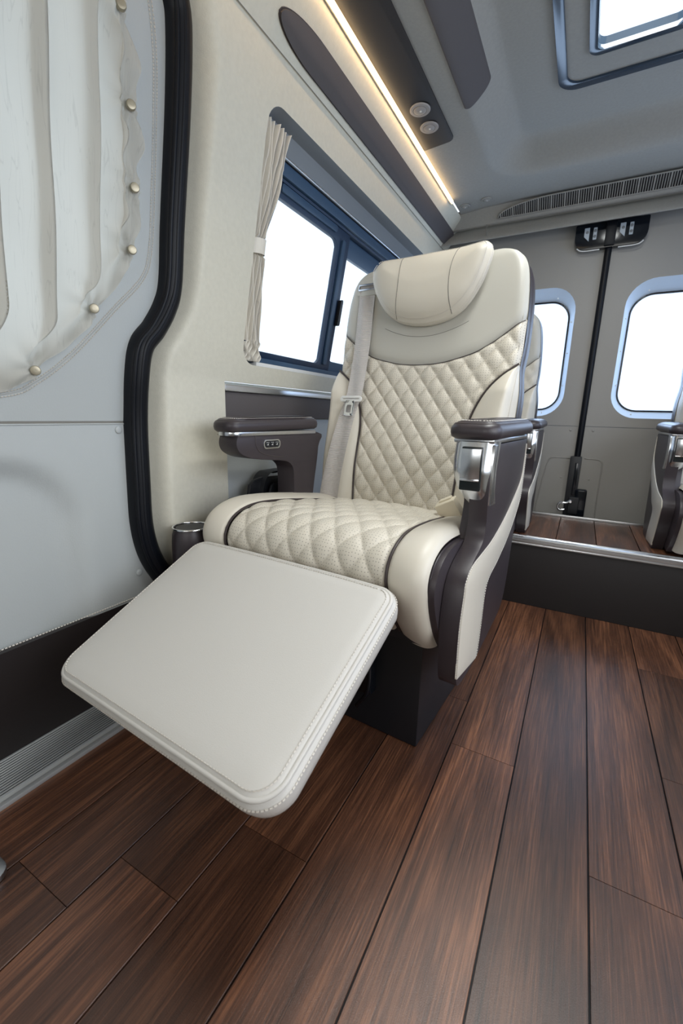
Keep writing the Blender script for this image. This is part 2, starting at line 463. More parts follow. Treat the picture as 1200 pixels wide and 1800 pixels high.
def dome(name, c, axis, r, m, parent=None, h=None):
    h = h or r*.45
    pr = [(r, 0), (r, h*.35), (r*.9, h*.7), (r*.6, h*.95), (r*.2, h)]
    return lathe(name, pr, c, axis, m, parent, seg=16)

# ------------------------------------------------------------------ setting: profiles of the van body
YB, YF = 2.42, -1.9                 # rear doors plane, front bulkhead
WK = .183
def xw(z): return -.879+WK*max(0, z-.82)          # pillar and window wall
def xd(z): return -.91+.14*max(0, z-.709)         # sliding door trim plane
ZS = 1.571; XS = xw(ZS)
ZL, XL = 1.672, -.640                             # led edge
ZC = 1.69                                         # low ceiling

# ---- floor and planks
fl = struct(mesh('floor', [(-1.02, YF, -.004), (1.02, YF, -.004), (1.02, 2.5, -.004), (-1.02, 2.5, -.004),
                 (-1.02, YF, -.03), (1.02, YF, -.03), (1.02, 2.5, -.03), (-1.02, 2.5, -.03)],
                [(0, 1, 2, 3), (7, 6, 5, 4), (0, 4, 5, 1), (1, 5, 6, 2), (2, 6, 7, 3), (3, 7, 4, 0)], 'rubber', smooth=False),
            'dark walnut plank floor of the van cabin', 'floor')
PW = .139; PX = -.034
def plank(x0, x1, y0, y1, z, parent, th=.004):
    g = .0014; b = .0004
    x0 += g; x1 -= g; y0 += g*.35; y1 -= g*.35
    vs = [(x0, y0, z-th), (x1, y0, z-th), (x1, y1, z-th), (x0, y1, z-th), (x0, y0, z-b), (x1, y0, z-b), (x1, y1, z-b), (x0, y1, z-b),
          (x0+b, y0+b*.3, z), (x1-b, y0+b*.3, z), (x1-b, y1-b*.3, z), (x0+b, y1-b*.3, z)]
    fs = [(0, 1, 5, 4), (1, 2, 6, 5), (2, 3, 7, 6), (3, 0, 4, 7), (4, 5, 9, 8), (5, 6, 10, 9), (6, 7, 11, 10), (7, 4, 8, 11), (8, 9, 10, 11)]
    return mesh('plank', vs, fs, 'wood', parent, smooth=False)
joints = {-5: [.247, 1.30], -4: [.335, 1.25], -3: [.484, 1.40], -2: [-.35, 1.05], -1: [.88, -.25], 0: [-.10], 1: [.70], 2: [1.48, 1.01], 3: [.55], 4: [1.2, .2], 5: [.8, -.1], 6: [.4, 1.3], -6: [.7]}
for k in range(-6, 7):
    x0 = PX+PW*(k-1)+PW; x1 = x0+PW
    x0c = max(x0, -.860); x1c = min(x1, .90)
    if x1c <= x0c+.004: continue
    ys = [YF+.02]+sorted(joints.get(k, []))+[1.792]
    ys = [YF+.02, -.75+.05*k]+[y for y in sorted(joints.get(k, [])) if y > -.6]+[1.792]
    for a, b in zip(ys, ys[1:]): plank(x0c, x1c, a, b, 0, fl)

# ---- rear platform
pf = sempty('trim_1', 'raised wood-topped platform step across the rear, with black-brown riser', 'step')
box('riser', (0, 1.80, .128), (1.94, .016, .256), 'riser', pf, .001)
box('step_core', (0, 2.11, .13), (1.94, .60, .26), 'riser', pf, .001)
PZ = .278
for k in range(-6, 7):
    x0 = PX+PW*k; x1 = x0+PW; x0 = max(x0, -.93); x1 = min(x1, .93)
    plank(x0, x1, 1.822, 2.262 if False else 2.285, PZ, pf, .018)
# ridged nosing
prof = [(1.786, .252), (1.786, .256), (1.790, .259), (1.790, .262), (1.7865, .264), (1.7865, .268), (1.790, .270), (1.790, .273), (1.787, .275), (1.789, .280),
        (1.798, .2815), (1.799, .280), (1.801, .280), (1.802, .2815), (1.811, .2815), (1.812, .280), (1.814, .280), (1.815, .2815), (1.826, .281), (1.828, .279), (1.828, .262), (1.80, .252)]
vs = [(x, y, z) for x in (-.95, .95) for (y, z) in prof]; n = len(prof)
fs = [(i, (i+1) % n, n+(i+1) % n, n+i) for i in range(n)]+[tuple(reversed(range(n))), tuple(range(n, 2*n))]
mesh('step_nosing', vs, fs, 'alu', pf, smooth=False)
box('rear_edge_strip', (0, 2.293, .283), (1.9, .014, .014), 'alu', pf, .003)

# ---- sliding door (left, by the camera)
dr = sempty('door_1', 'grey-beige sliding door trim on the left, with a padded lower panel', 'door')
def dto(off=0):
    return lambda y, z, d: Vector((xd(z)+off-d, y, z))
def loopz(pts, n=5): return [tuple(p) for p in cat_pts([Vector(p) for p in pts], n, True)]
hy = [(.36, .80), (.44, .835), (.52, .90), (.575, .97), (.61, 1.06), (.615, 1.2), (.60, 1.36), (.57, 1.48), (.48, 1.54), (.05, 1.56), (-.4, 1.54), (-.5, 1.48), (-.54, 1.2), (-.53, 1.0), (-.44, .86), (-.3, .80), (0, .785)]
hole = loopz(hy)
plate('door_panel', [(-1.2, .7115), (.648, .7115), (.672, .9), (.735, 1.0), (.735, 1.70), (-1.2, 1.70)], [hole], dto(), .03, 'door', dr)
# glass behind the curtain
plate('window_glass', [(a*1.0, b) for a, b in loopz([(x, z) for x, z in hy])], [], dto(-.028), .004, 'glass', dr)
# lower panel with pressed relief
def sstep(t): t = max(0, min(1, t)); return t*t*(3-2*t)
def relief(y, z):
    # distance inside a big rounded rectangle  y in [-.55,.56]  z in [.10,.66]
    dx_ = abs(y-.0)-.53+.16; dz_ = abs(z-.33)-.325+.16
    d = math.hypot(max(dx_, 0), max(dz_, 0))+min(max(dx_, dz_), 0)-.16
    return -.022*sstep((-d+.0)/.055)
def lp(i, j):
    z = .277+(.7065-.277)*j; y = -1.2+i*(.648+1.2)
    if j > .98: pass
    lim = interp([(.277, .71), (.34, .672), (.40, .655), (.47, .648), (.7065, .646)], z); y = -1.2+i*(lim+1.2)
    return (-.91+relief(y, z), y, z)
grid('lower_panel', lp, 110, 48, 'door', dr)
plate('panel_backing', rrect(-1.2, .65, .27, .72, .002, 1), [], lambda y, z, d: Vector((-.936-d, y, z)), .004, 'seamline', dr)
box('panel_seam', (-.914, -.276, .7090), (.008, 1.846, .0045), 'seamline', dr, .0005)
tube('seam_bead', [(-.9095, -1.2, .7055), (-.9095, .645, .7055)], .0016, 'door', dr, smooth_path=False)
# kick panel and its top stitching
vs = []
for y in (-1.2, .95):
    vs += [(-.908, y, .280), (-.925, y, .16), (-.950, y, .034), (-.970, y, .020), (-.945, y, .16), (-.925, y, .280)]
fs = [(i, (i+1) % 6, 6+(i+1) % 6, 6+i) for i in range(6)]+[(5, 4, 3, 2, 1, 0), tuple(range(6, 12))]
mesh('kick_panel', vs, [tuple(reversed(f)) for f in fs], 'darkpanel', dr, smooth=False)
stitches('stitching', [(-.9085, -.2, .2875), (-.9085, .70, .2875)], (1, 0, 0), 'thread', dr, .006, .004, .0009)
# decorative double stitching round the window
sp = [(-.30, .74), (.0, .742), (.25, .745), (.40, .758), (.457, .785), (.526, .844), (.611, .939), (.676, 1.013), (.694, 1.073), (.698, 1.18), (.699, 1.314), (.695, 1.417), (.674, 1.50), (.62, 1.58)]
for k, off in enumerate((-.004, .004)):
    pts = cat_pts([Vector(p) for p in sp], 10); o = []
    for i, p in enumerate(pts):
        a = pts[max(i-1, 0)]; b = pts[min(i+1, len(pts)-1)]; d = (b-a).normalized(); q = p+Vector((-d.y, d.x))*off
        o.append((xd(q.y)+.0006, q.x, q.y))
    stitches('stitching', o, (1, 0, 0), 'thread', dr, .0055, .0035, .0008)
o = [(xd(p.y)-.0006, p.x, p.y) for p in cat_pts([Vector(p) for p in sp], 10)]
tube('sewn_seam', o, .0012, 'cuff', dr, smooth_path=False, seg=6)
for (y, z) in ((.618, .692), (.640, .346)): dome('screw_cap', (-.910, y, z), (1, 0, 0), .0085, 'door', dr)

# ---- black weatherstrip
sc_ = [(.66, 1.69), (.70, 1.58), (.733, 1.51), (.744, 1.464), (.747, 1.338), (.742, 1.132), (.741, 1.018), (.728, .965), (.700, .915), (.669, .874), (.659, .812), (.657, .711), (.652, .566), (.651, .468), (.665, .392), (.698, .325), (.76, .23), (.80, .10), (.81, .01)]
sb = sempty('trim_2', 'thick black rubber weatherstrip curving down the door opening', 'door seal')
P = cat_pts([Vector((xd(z)+.006, y, z)) for y, z in sc_], 8)
vs, fs = tube_data(P, .030, 14, False, .026, (1, 0, 0)); mesh('seal_tube', vs, fs, 'rubber', sb)
vs, fs = tube_data([p+Vector((.024, -.004, 0)) for p in P], .007, 8, False, .007, (1, 0, 0)); mesh('seal_lip', vs, fs, 'rubber', sb)
vs, fs = tube_data([p+Vector((.020, -.018, 0)) for p in P], .005, 8, False, .005, (1, 0, 0)); mesh('seal_lip', vs, fs, 'rubber', sb)

# ---- left wall : pillar and window panel
wl = sempty('wall_left', 'beige textured left side wall with pillar and window opening', 'wall')
def pil_x(y, z):
    y0 = interp([(0, .80), (.23, .76), (.325, .698), (.392, .672), (.468, .658), (.566, .66), (.711, .665), (.812, .667), (.874, .68), (.915, .708), (.965, .735), (1.018, .748), (1.132, .75), (1.338, .755), (1.464, .752), (1.6, .70)], z)
    s = sstep((y-y0-.012)/.060)
    return xw(z)-.060*(1-s)
def pil(i, j):
    z = j*ZS; y = .62+i*(.925-.62); return (pil_x(y, z), y, z)
grid('pillar_panel', pil, 60, 90, 'wall', wl)
mesh('pillar_end', [(xw(z) if k == 0 else -.93, .925, z) for z in (0, .2, .4, .6, .8205) for k in (0, 1)], [(2*i, 2*i+1, 2*i+3, 2*i+2) for i in range(4)], 'wall', wl)
W2Y0, W2Y1, W2Z0, W2Z1 = .985, 2.22, .872, 1.480
whole = rrect(W2Y0, W2Y1, W2Z0, W2Z1, [.05, .05, .055, .05][0:4], 8)
def wto(off=0): return lambda y, z, d: Vector((-.879+WK*(z-.82)+off-d, y, z))
plate('wall_panel', [(.925, .82), (YB, .82), (YB, ZS), (.925, ZS)], [whole], wto(), .012, 'wall', wl)
box('lower_wall', (-.912, 1.67, .41), (.02, 1.5, .82), 'door', wl, .001)
plate('wall_panel', [(-1.2, 1.70), (.735, 1.70), (.735, ZS-.05), (-1.2, ZS-.05)], [], lambda y, z, d: Vector((XS-.02-d, y, z)), .01, 'ceil', wl) if False else None
for (y, z) in ((.757, 1.201), (.678, .78), (.676, .449)): dome('screw_cap', (pil_x(y+.012, z)-.002, y+.012, z), (1, 0, 0), .0065, 'door', wl)
box('waist_panel', (-.897, 1.67, .755), (.022, 1.49, .074), 'pod', wl, .002)
box('waist_rail', (-.893, 1.67, .802), (.030, 1.49, .020), 'alu', wl, .006, 3)
# window reveal
NL = len(whole)
vs = [wto(0)(a, b, 0) for a, b in whole]+[wto(0)((a-1.6)*.985+1.6, (b-1.176)*.97+1.176, .052) for a, b in whole]
fs = [(i, (i+1) % NL, NL+(i+1) % NL, NL+i) for i in range(NL)]
mesh('window_reveal', vs, fs, 'slate', wl, sharp=40)

# ---- window 2
w2 = sempty('window_1', 'dark blue framed side window with two sliding panes beside the front seat', 'window')
t = wto(-.052)
f0 = rrect(.99, 2.21, .876, 1.478, .05, 6)
pane1 = rrect(1.085, 1.480, .925, 1.338, .035, 6); pane2 = rrect(1.565, 2.14, .945, 1.315, .03, 6)
plate('outer_frame', f0, [rrect(1.04, 2.17, .905, 1.375, .04, 6)], t, .02, 'navy', w2, bev=.003)
plate('sash', rrect(1.035, 1.555, .90, 1.385, .02, 4), [pane1], wto(-.058), .014, 'navy', w2, bev=.003)
plate('sash', rrect(1.50, 2.18, .90, 1.385, .02, 4), [pane2], wto(-.074), .014, 'navy2', w2, bev=.003)
plate('glass_pane', rrect(1.06, 1.50, .915, 1.36, .03, 4), [], wto(-.066), .004, 'glass', w2)
plate('glass_pane', rrect(1.55, 2.16, .92, 1.35, .03, 4), [], wto(-.082), .004, 'glass', w2)
plate('sash_channel', rrect(1.497, 1.520, .925, 1.345, .004, 2), [], wto(-.050), .010, 'navy2', w2, bev=.002)
plate('window_latch', rrect(1.540, 1.556, 1.07, 1.16, .006, 3), [], wto(-.042), .02, 'black', w2, bev=.003)
plate('head_channel', rrect(1.02, 2.19, 1.382, 1.412, .006, 2), [], wto(-.040), .016, 'navy2', w2, bev=.004)
plate('grab_strip', rrect(1.13, 1.45, 1.352, 1.372, .008, 3), [], wto(-.050), .01, 'navy2', w2, bev=.003)
plate('sill_channel', rrect(1.03, 2.19, .884, .902, .004, 2), [], wto(-.036), .022, 'navy2', w2, bev=.003)
plate('head_cover', rrect(.992, 2.20, 1.418, 1.476, .018, 3), [], wto(-.040), .02, 'slate', w2, bev=.006)
tube('curtain_rail', [wto(-.034)(y, 1.416, 0) for y in (1.0, 2.19)], .004, 'alu', w2, smooth_path=False)
plate('sill_strip', rrect(1.06, 2.19, .872, .884, .002, 2), [], wto(-.010), .03, 'white', w2, bev=.001)

# ---- cove panel between wall and ceiling
def strip(name, pts, y0, y1, m, parent, th=.006, ny=1, sharp=30):
    """profile pts (x,z) swept along y, given small thickness outwards"""
    n = len(pts); vs = []
    for j in range(ny+1):
        y = y0+(y1-y0)*j/ny
        for (x, z) in pts: vs.append((x, y, z))
    fs = [(j*n+i, (j+1)*n+i, (j+1)*n+i+1, j*n+i+1) for j in range(ny) for i in range(n-1)]
    return mesh(name, vs, fs, m, parent, sharp=sharp)
cv = sempty('trim_3', 'beige cove panel running along the top of the left wall', 'cove panel')
def cove(s): return (XS+.006+(XL-XS-.006)*s, ZS+(ZL-ZS)*s+.006*math.sin(PI*s))
strip('cove_panel', [(XS-.012, ZS-.0), (XS+.004, ZS-.003), (XS+.008, ZS+.002)]+[cove(s/8) for s in range(1, 8)]+[(XL-.004, ZL-.001), (XL-.001, ZL+.004), (XL-.02, ZL+.02)], YF, YB, 'wall', cv)
tube('seam_shadow', [(XS+.0035, YF, ZS-.002), (XS+.0035, YB, ZS-.002)], .0012, 'seamline', cv, smooth_path=False)
# long dark pod
def covept(s, y, d=0):
    x, z = cove(s); nx, nz = .70, -.71
    return Vector((x+nx*d, y, z+nz*d))
CL = math.hypot(XL-XS, ZL-ZS)
pd = thing('overhead_trim_strip', 'long dark taupe padded strip with a rounded front end, under the warm light line', 'trim strip')
PS0 = .955
def podout(a, b): return (a, b)
po = []
for (a, b) in rrect(1.005, 2.33, .10*CL, .53*CL, [.01, .01, .028, .028], 8): po.append((a, b))
# long elliptical nose at the front end
def nose(a, b):
    mid = .315*CL; hw = .215*CL
    if a < PS0+.155:
        k = max(0, (a-PS0)/.155); f = math.sqrt(max(0, 1-(1-k)**2)); return (a, mid+(b-mid)*max(f, .02))
    return (a, b)
up_ = []
for k in range(0, 13): a = 1.005+.155*(1-math.cos(PI/2*k/12)) if False else PS0+.155*(k/12)**1.6; up_.append((a, nose(a, .53*CL)[1]))
dn_ = [(a, 2*.315*CL-b) for a, b in up_]
po = dn_+[(2.34, .10*CL), (2.36, .14*CL), (2.36, .49*CL), (2.34, .53*CL)]+list(reversed(up_))[:-1]
plate('padding', po, [], lambda y, b, d: covept(b/CL, y, .007-d), .009, 'pod', pd, bev=.002)
plate('edge_piping', [(y+(-.004 if y < 1.1 else .003 if y > 2.3 else 0), .315*CL+(b-.315*CL)*1.06) for y, b in po], [], lambda y, b, d: covept(b/CL, y, .0025-d), .004, 'piping', pd)

# led line
led = thing('led_strip', 'thin glowing warm LED light line along the left ceiling edge', 'light strip')
mesh('light_line', [(XL+.002+dx_, y, ZL-.004+dz_) for y in (-1.2, 2.13) for dx_, dz_ in ((0, -.004), (.0075, -.0055), (.0075, .005), (0, .005))],
     [(0, 1, 5, 4), (1, 2, 6, 5), (2, 3, 7, 6), (3, 0, 4, 7), (3, 2, 1, 0), (4, 5, 6, 7)], 'led', led, smooth=False)
mesh('housing', [(XL-.001+dx_, y, ZL+.001+dz_) for y in (-1.2, 2.14) for dx_, dz_ in ((-.0018, -.010), (.001, -.010), (.001, .006), (-.0018, .006))],
     [(0, 1, 5, 4), (1, 2, 6, 5), (2, 3, 7, 6), (3, 0, 4, 7), (3, 2, 1, 0), (4, 5, 6, 7)], 'wall', led, smooth=False)
led2 = bpy.data.lights.new('led_glow', 'AREA'); led2.shape = 'RECTANGLE'; led2.size = .006; led2.size_y = 3.2; led2.energy = .9; led2.color = (1, .62, .28)
lo = bpy.data.objects.new('led_glow', led2); COL.objects.link(lo); lo.location = (XL+.004, .5, ZL-.010); lo.rotation_euler = (0, R(78), 0)

# ---- ceiling as one relief surface with a skylight opening
def rr_d(x, y, cx, cy, hx, hy_, r):
    a = abs(x-cx)-hx+r; b = abs(y-cy)-hy_+r
    return math.hypot(max(a, 0), max(b, 0))+min(max(a, b), 0)-r
RC = (0, .55, .452, 1.54, .16)    # recess : centre, half sizes, radius (rear edge at y=2.09)
def zc(x, y):
    d = -rr_d(x, y, *RC)
    z = ZC+.085*sstep(d/.12)
    ax = abs(x)
    if ax > .53: z = ZC+(ZL+.010-ZC)*min(1, (ax-.53)/.10)
    if y > 2.12: z -= .0*(y-2.12)
    # gentle drop behind
    return z
ce = sempty('ceiling', 'grey-beige headliner with a raised centre recess', 'ceiling')
xs = [-.638+1.383*i/150 for i in range(151)]; ys = [YF+(2.30-YF)*j/300 for j in range(301)]
SK = (-.135, .135, .45, 1.70)
vs = [(x, y, zc(x, y)) for y in ys for x in xs]; fs = []
for j in range(300):
    for i in range(150):
        cx_ = (xs[i]+xs[i+1])/2; cy_ = (ys[j]+ys[j+1])/2
        if SK[0] < cx_ < SK[1] and SK[2] < cy_ < SK[3]: continue
        a = j*151+i; fs.append((a, a+151, a+152, a+1))
mesh('headliner', vs, fs, 'ceil', ce)

# skylight
sk = sempty('window_2', 'small bright skylight with two dark rounded trim rings, a blue reflection in their colour', 'skylight')
ZR = ZC+.085
def cto(z): return lambda x, y, d: Vector((x, y, z+d))
plate('outer_trim_ring', rrect(-.204, .204, .36, 1.782, .058, 8), [rrect(-.178, .178, .388, 1.754, .04, 8)], cto(ZR-.010), .014, 'skytrim', sk, bev=.003)
plate('inner_panel', rrect(-.180, .180, .388, 1.756, .04, 8), [rrect(-.118, .118, .44, 1.655, .03, 8)], cto(ZR-.004), .01, 'ceil', sk)
plate('inner_trim_ring', rrect(-.120, .120, .44, 1.658, .03, 8), [rrect(-.099, .099, .46, 1.640, .02, 8)], cto(ZR-.012), .012, 'skytrim', sk, bev=.002)
il = rrect(-.101, .101, .457, 1.642, .022, 8); n = len(il)
vs = [(x, y, ZR-.003) for x, y in il]+[(x*.98, 1.05+(y-1.05)*.99, ZR+.016) for x, y in il]
mesh('skylight_well', vs, [(i, (i+1) % n, n+(i+1) % n, n+i) for i in range(n)], 'skytrim', sk)
plate('skylight_glass', rrect(-.12, .12, .44, 1.66, .02, 4), [], cto(ZR+.018), .004, 'glass', sk)

# strips on the ceiling
st = thing('overhead_panel', 'black-brown flat panel on the ceiling beside the warm light line', 'ceiling panel')
def slz(x): ax = abs(x); return ZC+(ZL+.010-ZC)*min(1, max(0, (ax-.53)/.10))
plate('panel', rrect(-.632, -.522, -1.2, 1.722, [.004, .022, .004, .004], 6), [], lambda x, y, d: Vector((x, y, slz(x)-.006+d)), .005, 'darkpanel', st, bev=.001)
def disc_light(name, label, x, y, r, m, fl=1, z=None):
    o = thing(name, label, 'ceiling lamp' if 'lamp' in name else 'air outlet', (x, y, (z if z else slz(x)-.006)), group='reading lamps on the dark ceiling panel' if 'lamp' in name else 'round outlets in the rear ceiling corner')
    lathe('bezel', [(r*1.0, 0), (r*1.0, -.002), (r*.93, -.006), (r*.68, -.0065), (r*.64, -.004), (r*.60, -.004)], (0, 0, 0), (0, 0, 1), m, o, 32)
    lathe('eyeball', [(r*.60, -.003), (r*.58, -.008), (r*.45, -.011), (r*.1, -.012)], (0, 0, 0), (0, 0, 1), m, o, 28)
    box('aim_slot', (0, 0, -.0123), (r*.7, r*.12, .002), 'lampring', o, .0008, rot=Matrix.Rotation(.6, 3, 'Z'))
    o.scale = (1, 1, fl)
    lathe('lens', [(r*.11, -.0115), (r*.10, -.0145), (r*.03, -.015)], (r*.1, -r*.05, 0), (0, 0, 1), 'white', o, 12)
    return o
disc_light('reading_lamp', 'round swivelling grey lamp on the dark ceiling panel, the one nearer the camera', -.577, 1.513, .033, 'lampring', .55)
disc_light('reading_lamp', 'round swivelling grey lamp on the dark ceiling panel, the one nearer its rear end', -.577, 1.608, .031, 'lampring', .55)
disc_light('round_vent', 'round pale outlet in the rear left ceiling corner, beside the wall', -.603, 2.225, .024, 'ceil', .5, z=slz(-.603)-.001)
disc_light('round_vent', 'round pale outlet in the rear ceiling corner, the one nearer the grille', -.505, 2.215, .024, 'ceil', .5, z=slz(-.505)-.001)
p2 = thing('ceiling_trim_strip', 'dark taupe rounded strip on the slope of the ceiling recess', 'trim strip')
def p2f(i, j):
    x = -.456+.078*i; r = .020; ex = max(0, abs(i-.5)*.078-(.039-r)); ye = 1.592-(r-math.sqrt(max(0, r*r-ex*ex)))
    y = -1.2+(ye+1.2)*j; ed = min(i, 1-i)*.078; e2 = ye-y
    return (x, y, zc(x, min(y, 1.2))-.006*min(1, ed/.003, e2/.003+.0)+.001)
vs = []; fs = []
grid('padding', lambda i, j: p2f(i, 1-(1-j)**3), 40, 60, 'pod', p2, flip=True)

# ---- rear upper unit : grille and beam
ac = sempty('trim_4', 'rear overhead housing with a long slatted grille and rounded beam above the rear doors', 'air vent housing')
HP = [(2.28, ZC+.004), (2.292, ZC-.006), (2.318, 1.640), (2.322, 1.632), (2.330, 1.628), (2.338, 1.630)]
def hp(t):
    L = cat_pts([Vector(p) for p in HP], 4); k = t*(len(L)-1); i = min(int(k), len(L)-2); return L[i].lerp(L[i+1], k-i)
grid('housing', lambda i, j: (-.70+1.4*i, hp(j).x+.02*(abs(-.70+1.4*i)/.7)**4, hp(j).y), 40, 16, 'ceil', ac)
grid('beam', lambda i, j: (-.80+1.6*i, 2.372-.045*math.cos(-.6+j*3.0), 1.606+.040*math.sin(-1.9+j*3.6)*1.0), 2, 20, 'ceil', ac)
tube('beam_shadow_seam', [(-.8, 2.336, 1.629), (.8, 2.336, 1.629)], .0022, 'seamline', ac, smooth_path=False)
tube('beam_end_seam', [(-.52, 2.325, 1.63), (-.52, 2.327, 1.59), (-.52, 2.36, 1.57)], .0018, 'seamline', ac)
# grille dark backing and slats (face runs from (2.292,1.684) to (2.318,1.64))
def gpt(x, t, d=0):   # t 0 bottom .. 1 top of grille face
    y = 2.3165+(2.270-2.3165)*t; z = 1.643+(1.6835-1.643)*t
    return Vector((x, y-.66*d, z-.75*d))
def gtop(x): ax = abs(x); return 1.0 if ax < .22 else max(.0, math.sqrt(max(0, 1-((ax-.22)/.25)**2)))
go = [(-.47, .02)]+[(x/100, .02) for x in range(-46, 47, 2)]+[(.47, .02)]+[(x/100, .05+.93*gtop(x/100)) for x in range(46, -47, -2)]
plate('grille_backing', go, [], lambda x, t_, d: gpt(x, t_, .002-d), .003, 'black', ac)
parts = []; x = -.455; k = 0
while x < .46:
    h = .05+.9*gtop(x); wd_ = .0055 if k % 6 == 0 else .0026
    a = gpt(x-wd_/2, .03, .005); b = gpt(x+wd_/2, .03, .005); c_ = gpt(x+wd_/2, h, .005); d_ = gpt(x-wd_/2, h, .005)
    q = [gpt(x-wd_/2, .03, 0), gpt(x+wd_/2, .03, 0), gpt(x+wd_/2, h, 0), gpt(x-wd_/2, h, 0)]
    parts.append(([a, b, c_, d_]+q, [(0, 1, 2, 3), (0, 4, 5, 1), (1, 5, 6, 2), (2, 6, 7, 3), (3, 7, 4, 0)])); x += .0088; k += 1
for tt in (.35, .68):
    pass
stuff(multi('grille_slats', parts, 'ceil', ac, smooth=False))
rim = [gpt(x_, t_, .003) for x_, t_ in go]
vs_, fs_ = tube_data(rim, .0028, 6, True); mesh('grille_rim', vs_, fs_, 'ceil', ac)

# ---- rear wall and doors
def rto(off=0): return lambda x, z, d: Vector((x, YB+off+d, z))
wr = sempty('wall_rear', 'rear body wall around the two rear doors', 'wall')
box('door_header', (0, YB+.02, 1.66), (2.0, .03, .15), 'ceil', wr, .001)
box('rear_left_pillar', (-.86, YB+.03, .85), (.16, .05, 1.7), 'wall', wr, .004)
box('rear_right_pillar', (.91, YB+.03, .85), (.26, .05, 1.7), 'wall', wr, .004)
box('door_backing', (0, YB+.075, .50), (1.75, .01, .48), 'seamline', wr, .001)
for sgn, nm, lab in ((-1, 'door_2', 'left rear door, beige, with a rounded window'), (1, 'door_3', 'right rear door, beige, with a rounded window')):
    D = sempty(nm, lab, 'door')
    X = lambda v: sgn*v
    def ro(a, b, c, d, r): 
        x0, x1 = sorted((sgn*a, sgn*b)); return rrect(x0, x1, c, d, r, 8)
    wo_ = ro(.098, .64, .752, 1.345, .11); wi = ro(.122, .62, .785, 1.29, .085)
    plate('upper_panel', ro(.006, .80, .710, 1.60, .003), [wo_], rto(), .03, 'reardoor', D)
    plate('lower_panel', ro(.006, .80, .20, .7075, .003), [], rto(), .03, 'reardoor', D)
    n = len(wo_)
    vs = [(x, YB, z) for x, z in wo_]+[(x, YB+.045, z) for x, z in wi]
    mesh('window_surround', vs, [(i, (i+1) % n, n+(i+1) % n, n+i) for i in range(n)], 'bluelit_frame', D)
    wg = [(x, z) for x, z in wi]
    vs, fs = tube_data([Vector((x, YB+.044, z)) for x, z in wi], .005, 6, True); mesh('window_gasket', vs, fs, 'gloss', D)
    plate('window_glass', wi, [], rto(.05), .004, 'glass', D)
    for (a, b) in ((.110, 1.19), (.110, 1.05), (.112, .90), (.19, .770), (.40, .768), (.30, 1.325), (.18, 1.30)):
        dome('screw', (sgn*a, YB+.020, b), (sgn*.5 if a < .12 else 0, -1, 0), .0032, 'white', D)
    dome('screw_cap', (sgn*.048, YB, .690), (0, -1, 0), .006, 'reardoor', D)
    dome('screw_cap', (sgn*.062, YB, .455), (0, -1, 0), .005, 'reardoor', D)
    if sgn < 0: pts = [(-.006, .552), (-.10, .553), (-.122, .546), (-.132, .52), (-.150, .40), (-.165, .25)]
    else: pts = [(.03, .556), (.085, .553), (.10, .545), (.108, .52), (.108, .35), (.11, .25)]
    tube('pressed_outline', [(x, YB, z) for x, z in pts], .0028, 'reardoor', D, seg=6)
tube('trim_5', [(-.003, YB-.006, .25), (.0, YB-.006, 1.5)], .014, 'rubber', None, smooth_path=False, seg=12)
struct(bpy.data.objects['trim_5'], 'narrow black rubber seal between the two rear doors', 'door seal')
# top latch
lt_ = thing('door_latch_bracket', 'black latch bracket with two pairs of grey stickers above the rear doors', 'latch')
plate('bracket', rrect(-.137, .137, 1.480, 1.582, [.045, .006, .006, .045], 6), [], rto(-.036), .034, 'gloss', lt_, bev=.004)
box('centre_block', (0, YB-.042, 1.530), (.04, .02, .095), 'rubber', lt_, .004)
for sgn in (-1, 1):
    pts = [(sgn*.125, YB-.034, 1.4885), (sgn*.112, YB-.034, 1.4785), (sgn*.09, YB-.034, 1.4745), (sgn*.055, YB-.034, 1.4745), (sgn*.035, YB-.034, 1.4745)]
    tube('white_edge', pts, .0026, 'white', lt_)
    # left pair and right pair of stickers
    bx = -.083 if sgn < 0 else .052
    s1 = plate('sticker', [(bx-.019, 1.520+.012), (bx-.019, 1.548), (bx-.001, 1.566) if False else (bx-.019, 1.566), (bx+.001, 1.566), (bx+.001, 1.512)], [], rto(-.0375), .001, 'label', lt_)
    s2 = plate('sticker', rrect(bx+.016, bx+.030, 1.516, 1.564, .002, 2), [], rto(-.0375), .001, 'label', lt_)
    for (cx_, cz_) in ((bx-.008, 1.548), (bx+.023, 1.529), (bx+.023, 1.551)):
        ring = [Vector((cx_+.0042*math.cos(a*PI/6), YB-.0385, cz_+.0048*math.sin(a*PI/6))) for a in range(12)]
        vs, fs = tube_data(ring, .0009, 4, True); mesh('icon', vs, fs, 'black', s1)
        box('icon', (cx_, YB-.0385, cz_), (.0026, .001, .0034), 'black', s1, 0)
# bottom latch
lb = thing('door_lock', 'black lower lock with a small chrome hook between the rear doors', 'lock')
box('lock_rail', (-.006, YB-.018, .415), (.050, .034, .30), 'black', lb, .004)
box('rail_groove', (.002, YB-.037, .455), (.016, .006, .16), 'gloss', lb, .003)
box('lock_housing', (.036, YB-.022, .335), (.052, .042, .145), 'gloss', lb, .012, 3)
box('housing_cover', (.010, YB-.046, .325), (.046, .008, .085), 'black', lb, .005, 3)
tube('hook', [(-.005, YB-.052, .350), (-.020, YB-.056, .338), (-.046, YB-.056, .336), (-.056, YB-.056, .325), (-.054, YB-.056, .306), (-.040, YB-.056, .300), (-.026, YB-.054, .303)], .006, 'chrome', lb)
lathe('hook_pivot', [(.009, 0), (.009, .006), (.006, .009)], (-.004, YB-.050, .345), (0, -1, 0), 'chrome', lb, 16)

